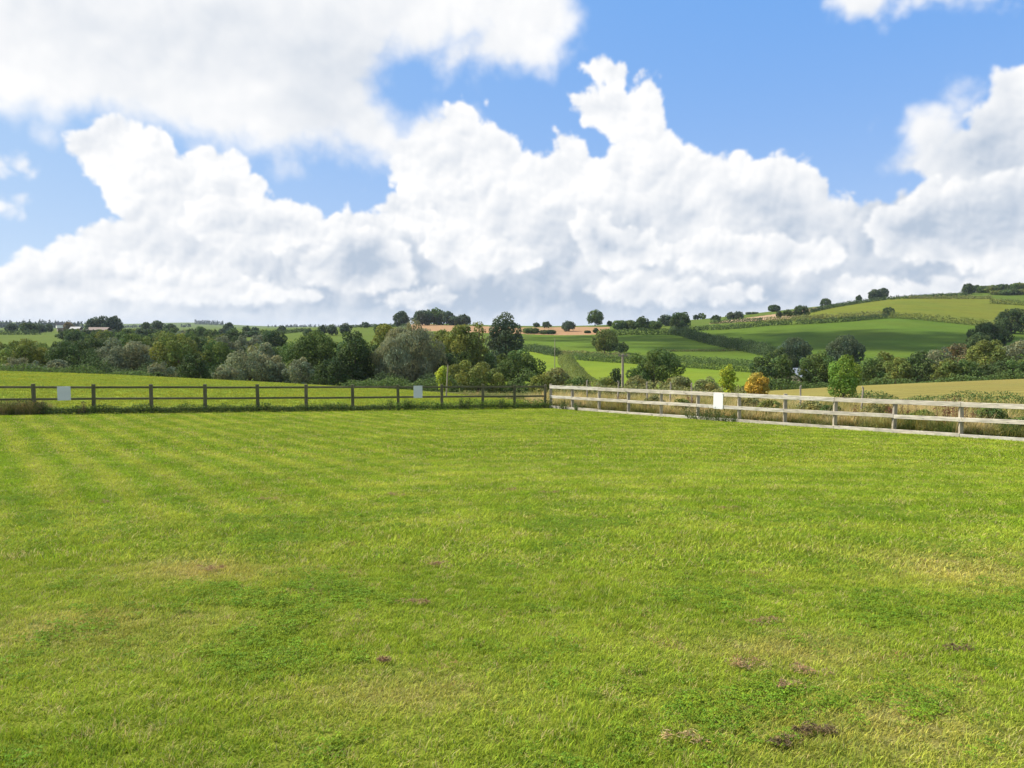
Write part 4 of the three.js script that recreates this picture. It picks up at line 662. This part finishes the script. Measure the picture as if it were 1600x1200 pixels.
{
  const rust = [0.20, 0.085, 0.045], nettle = [0.095, 0.14, 0.035];
  [[1398, 1.6, 'tallest rusty dock left of the right-hand post'], [1478, 0.9, 'thick cluster of rusty dock left of the last bright post'], [1487, 1.5, 'rusty dock beside the last bright post'], [1502, 2.0, 'rusty dock directly behind the last bright post'], [1520, 1.2, 'rusty dock right of the last bright post'], [1425, 1.4, 'rusty dock right of the post below the cut field'], [1345, 1.2, 'thin rusty dock under the young maple'], [971, 1.0, 'reddish dock at the foot of the utility pole'], [1080, 1.8, 'reddish dock left of the white board'], [1545, 2.4, 'faded dock near the right edge']].forEach(([px, b, l]) => { const s = (px - 800) / F, d = fenceAt(s) + b; weed('dock_plant', s * d, d, rr(0.95, 1.3), 0.28, rust, [0.16, 0.08, 0.05], l, 'rusty docks behind the fence', 'dock plant'); });
  [[1085, 0.5, 'nettle clump hiding the bottom board left of the white board'], [1105, 0.62, 'small nettle clump nearly below the white board'], [1124, 0.68, 'dense nettle clump below the white board'], [1142, 0.35, 'low weed right of the white board'], [880, 0.5, 'leafy weed near the fence corner'], [905, 0.42, 'low weeds in front of the fence near the corner']].forEach(([px, h, l]) => { const s = (px - 800) / F, d = fenceAt(s) - 0.22; weed('nettle_clump', s * d, d, h, 0.42, nettle, [0.08, 0.1, 0.03], l, 'nettles against the right fence', 'nettles'); });
  [[604, 0.62, 'leafy stem beside the dark fence left of the pale board'], [635, 0.6, 'leafy stem just left of the pale board'], [716, 0.7, 'bushy weed at the fence below the leaning pole'], [725, 0.62, 'bushy weed right of the leaning pole'], [780, 0.5, 'dark bushy weed near the right end of the dark fence'], [38, 0.75, 'tall dry weed left of the leftmost post'], [62, 0.6, 'dry weed right of the leftmost post'], [128, 0.55, 'thin stalk left of the second post']].forEach(([px, h, l]) => { const [x, d] = onLine(px, slopeL); weed('fence_weed', x + NLx * 0.25, d + NLd * 0.25, h, 0.22, px < 130 ? [0.19, 0.16, 0.075] : nettle, [0.1, 0.1, 0.04], l, 'weeds along the dark fence', 'weed'); });
  [[1172, 617, 34, 3, 'weed', 'low tawny bramble below the golden bush'], [1205, 624, 40, 2, 'olive', 'low olive bramble left of the protruding post'], [1268, 625, 46, 2.4, 'weed', 'pale tangled bramble left of the young maple'], [1300, 632, 36, 1.6, 'mid', 'green bramble at the post under the young maple'], [1372, 628, 48, 3, 'weed', 'tawny bramble right of the young maple'], [1440, 640, 50, 1.5, 'olive', 'olive bramble low behind the middle rail'], [1548, 634, 60, 2.4, 'mid', 'green bramble behind the fence near the right edge'], [1590, 652, 50, 1.2, 'mid', 'low green bramble at the bottom board by the right edge'], [1020, 618, 34, 2, 'weed', 'tawny bramble behind the rails under the round oak'], [1066, 622, 36, 1.6, 'olive', 'olive bramble behind the rails left of the white board']].forEach(([px, ty, w, b, pal, l]) => { const d = fenceAt((px - 800) / F) + b; tree('bramble_clump', px, ty, w, d, pal, 'bush', l, 'brambles behind the sunlit fence'); });
  // hedge of scrub along the far side of the weeds on the right
  const sc = (a, b, back, h, pal, l) => hedge(Array.from({ length: 12 }, (_, k) => { const s = (lerp(a, b, k / 11) - 800) / F, d = fenceAt(s) + back(k / 11); return [s * d, d]; }), h, 1.6, pal, l, { near: true, min: 0.05, rag: 0.9, name: 'scrub_row', cat: 'scrub', group: 'scrub beyond the fence', low: true });
  sc(1345, 1490, (t) => lerp(11, 9, t), 0.85, 'mid', 'green scrub row in front of the cut field');
  sc(1490, 1760, (t) => lerp(9, 8, t), 1.0, 'mid', 'thicker green scrub row at the right edge');
}
// clumps of dried cuttings in the foreground
[[1075, 1158, 0.11, 'straw-coloured clump of cuttings nearest the bottom edge'], [1255, 1053, 0.13, 'largest brown clump of cuttings on the right foreground'], [1226, 1077, 0.09, 'small clump just below the largest brown clump'], [1157, 1046, 0.13, 'brown clump left of the largest one'], [1202, 973, 0.16, 'wide thin clump above the largest brown clump'], [1292, 1147, 0.10, 'dark clump near the bottom right worn patch'], [1255, 1150, 0.07, 'small dark clump left of the worn patch'], [1487, 1017, 0.12, 'dark thin clump near the right edge'], [1215, 1168, 0.09, 'dark scrap in the bottom right foreground'], [645, 945, 0.12, 'thin brown clump in the centre of the lawn'], [685, 885, 0.13, 'brown clump in the middle of the lawn'], [330, 892, 0.13, 'brown clump on the left of the lawn'], [603, 1038, 0.05, 'tiny pale scrap in the centre foreground'], [1130, 797, 0.2, 'brown clump far out on the right lawn'], [612, 775, 0.2, 'brown clump in the far middle lawn'], [796, 767, 0.2, 'brown clump right of the far middle one'], [165, 787, 0.2, 'brown clump on the far left lawn'], [410, 782, 0.2, 'brown clump between the far left and far middle ones'], [865, 772, 0.2, 'brown clump out beyond the centre of the lawn']].forEach(([px, py, r, l]) => {
  const [x, d] = meet(px, py), L = new Leaves(), o = new THREE.Group(); o.position.set(x, lawnH(x, d), -d);
  const bits = Array.from({ length: 7 }, (_, k) => k ? [rr(-1, 1) * r, rr(-0.5, 0.5) * r, rr(0.15, 0.45) * r] : [0, 0, r * 0.4]);
  for (let k = 0; k < 230; k++) { const [bx, bz, br] = bits[Math.floor(rnd() * rnd() * 7)], a = rnd() * 6.28, q = rnd(), X = bx + Math.cos(a) * q * br * 1.5, Z = bz + Math.sin(a) * q * br; L.add(X, 0.024 + 0.03 * (1 - q) * rnd(), Z, rr(-1, 1), 1, rr(-1, 1), rr(0.012, 0.04), rr(0.003, 0.006), jit(/dark/.test(l) ? [0.20, 0.145, 0.075] : /straw/.test(l) ? [0.50, 0.38, 0.19] : [0.38, 0.26, 0.14], 0.4), 0, 0.8); }
  part(o, 'dry_blades', L.geo(), leafMat); top(o, 'clump_of_cuttings', l, 'cuttings', 'clumps of dry cuttings');
});
console.log('all', QUADS);

// far conifer wood on the left ridge, too far to count
{
  const L = new Leaves(), wood = (p0, p1, d0, d1, n, h) => { for (let k = 0; k < n; k++) { const px = lerp(p0, p1, rnd()), d = rr(d0, d1), x = (px - 800) / F * d, y = ground(x, d), H = h * rr(0.6, 1.25) * (0.75 + 0.5 * fbm(px / 12, d / 200, 2)); for (let m = 0; m < 26; m++) { const u = Math.pow(rnd(), 0.8), r = H * 0.26 * (1 - u) + 0.5, a = rnd() * 6.28, s = rr(1.6, 3.2); L.add(x + Math.cos(a) * r * rnd(), y + H * u, -d + Math.sin(a) * r, Math.cos(a), 0.5, Math.sin(a), s, s * 0.8, jit([0.045, 0.07, 0.04], 0.25)); } } };
  wood(-120, 140, 1500, 1750, 420, 16); wood(305, 350, 2600, 2900, 90, 18); wood(180, 300, 1900, 2000, 60, 9); wood(420, 600, 2300, 2500, 120, 9);
  top(new THREE.Mesh(L.geo(), leafMat), 'distant_wood', 'bluish far woods along the left horizon', 'wood', null, 'stuff');
}
// a small cumulus overhead, above the frame, that shades the middle of the hillside
{
  const L = new Leaves(), alt = 640, k = alt / SUNDIR.y, put = (cx, cd, rx, rd, n) => { for (let i = 0; i < n; i++) { const a = rnd() * 6.28, q = Math.sqrt(rnd()) * (0.72 + 0.5 * rnd()) + 0.2 * fbm(a * 2, cx, 2), x = cx + Math.cos(a) * q * rx, d = cd + Math.sin(a) * q * rd, s = rr(6, 12); L.add(x + SUNDIR.x * k, alt + rr(-12, 25) * (1 - q), -d + SUNDIR.z * k, rr(-1, 1), 1, rr(-1, 1), s, s * 0.8, [0.9, 0.9, 0.9]); } };
  put(145, 262, 62, 34, 460); put(95, 296, 62, 44, 440); put(50, 348, 42, 26, 220); put(185, 240, 40, 30, 220);
  top(new THREE.Mesh(L.geo(), new THREE.MeshPhysicalMaterial({ vertexColors: true, roughness: 1, transmission: 0.4, thickness: 0, side: THREE.DoubleSide })), 'cloud', 'small white cumulus cloud high over the left of the valley', 'cloud');
}
scene.fog = new THREE.FogExp2(new THREE.Color(0.72, 0.82, 1.0), 0.00007);

renderer.render(scene, camera);
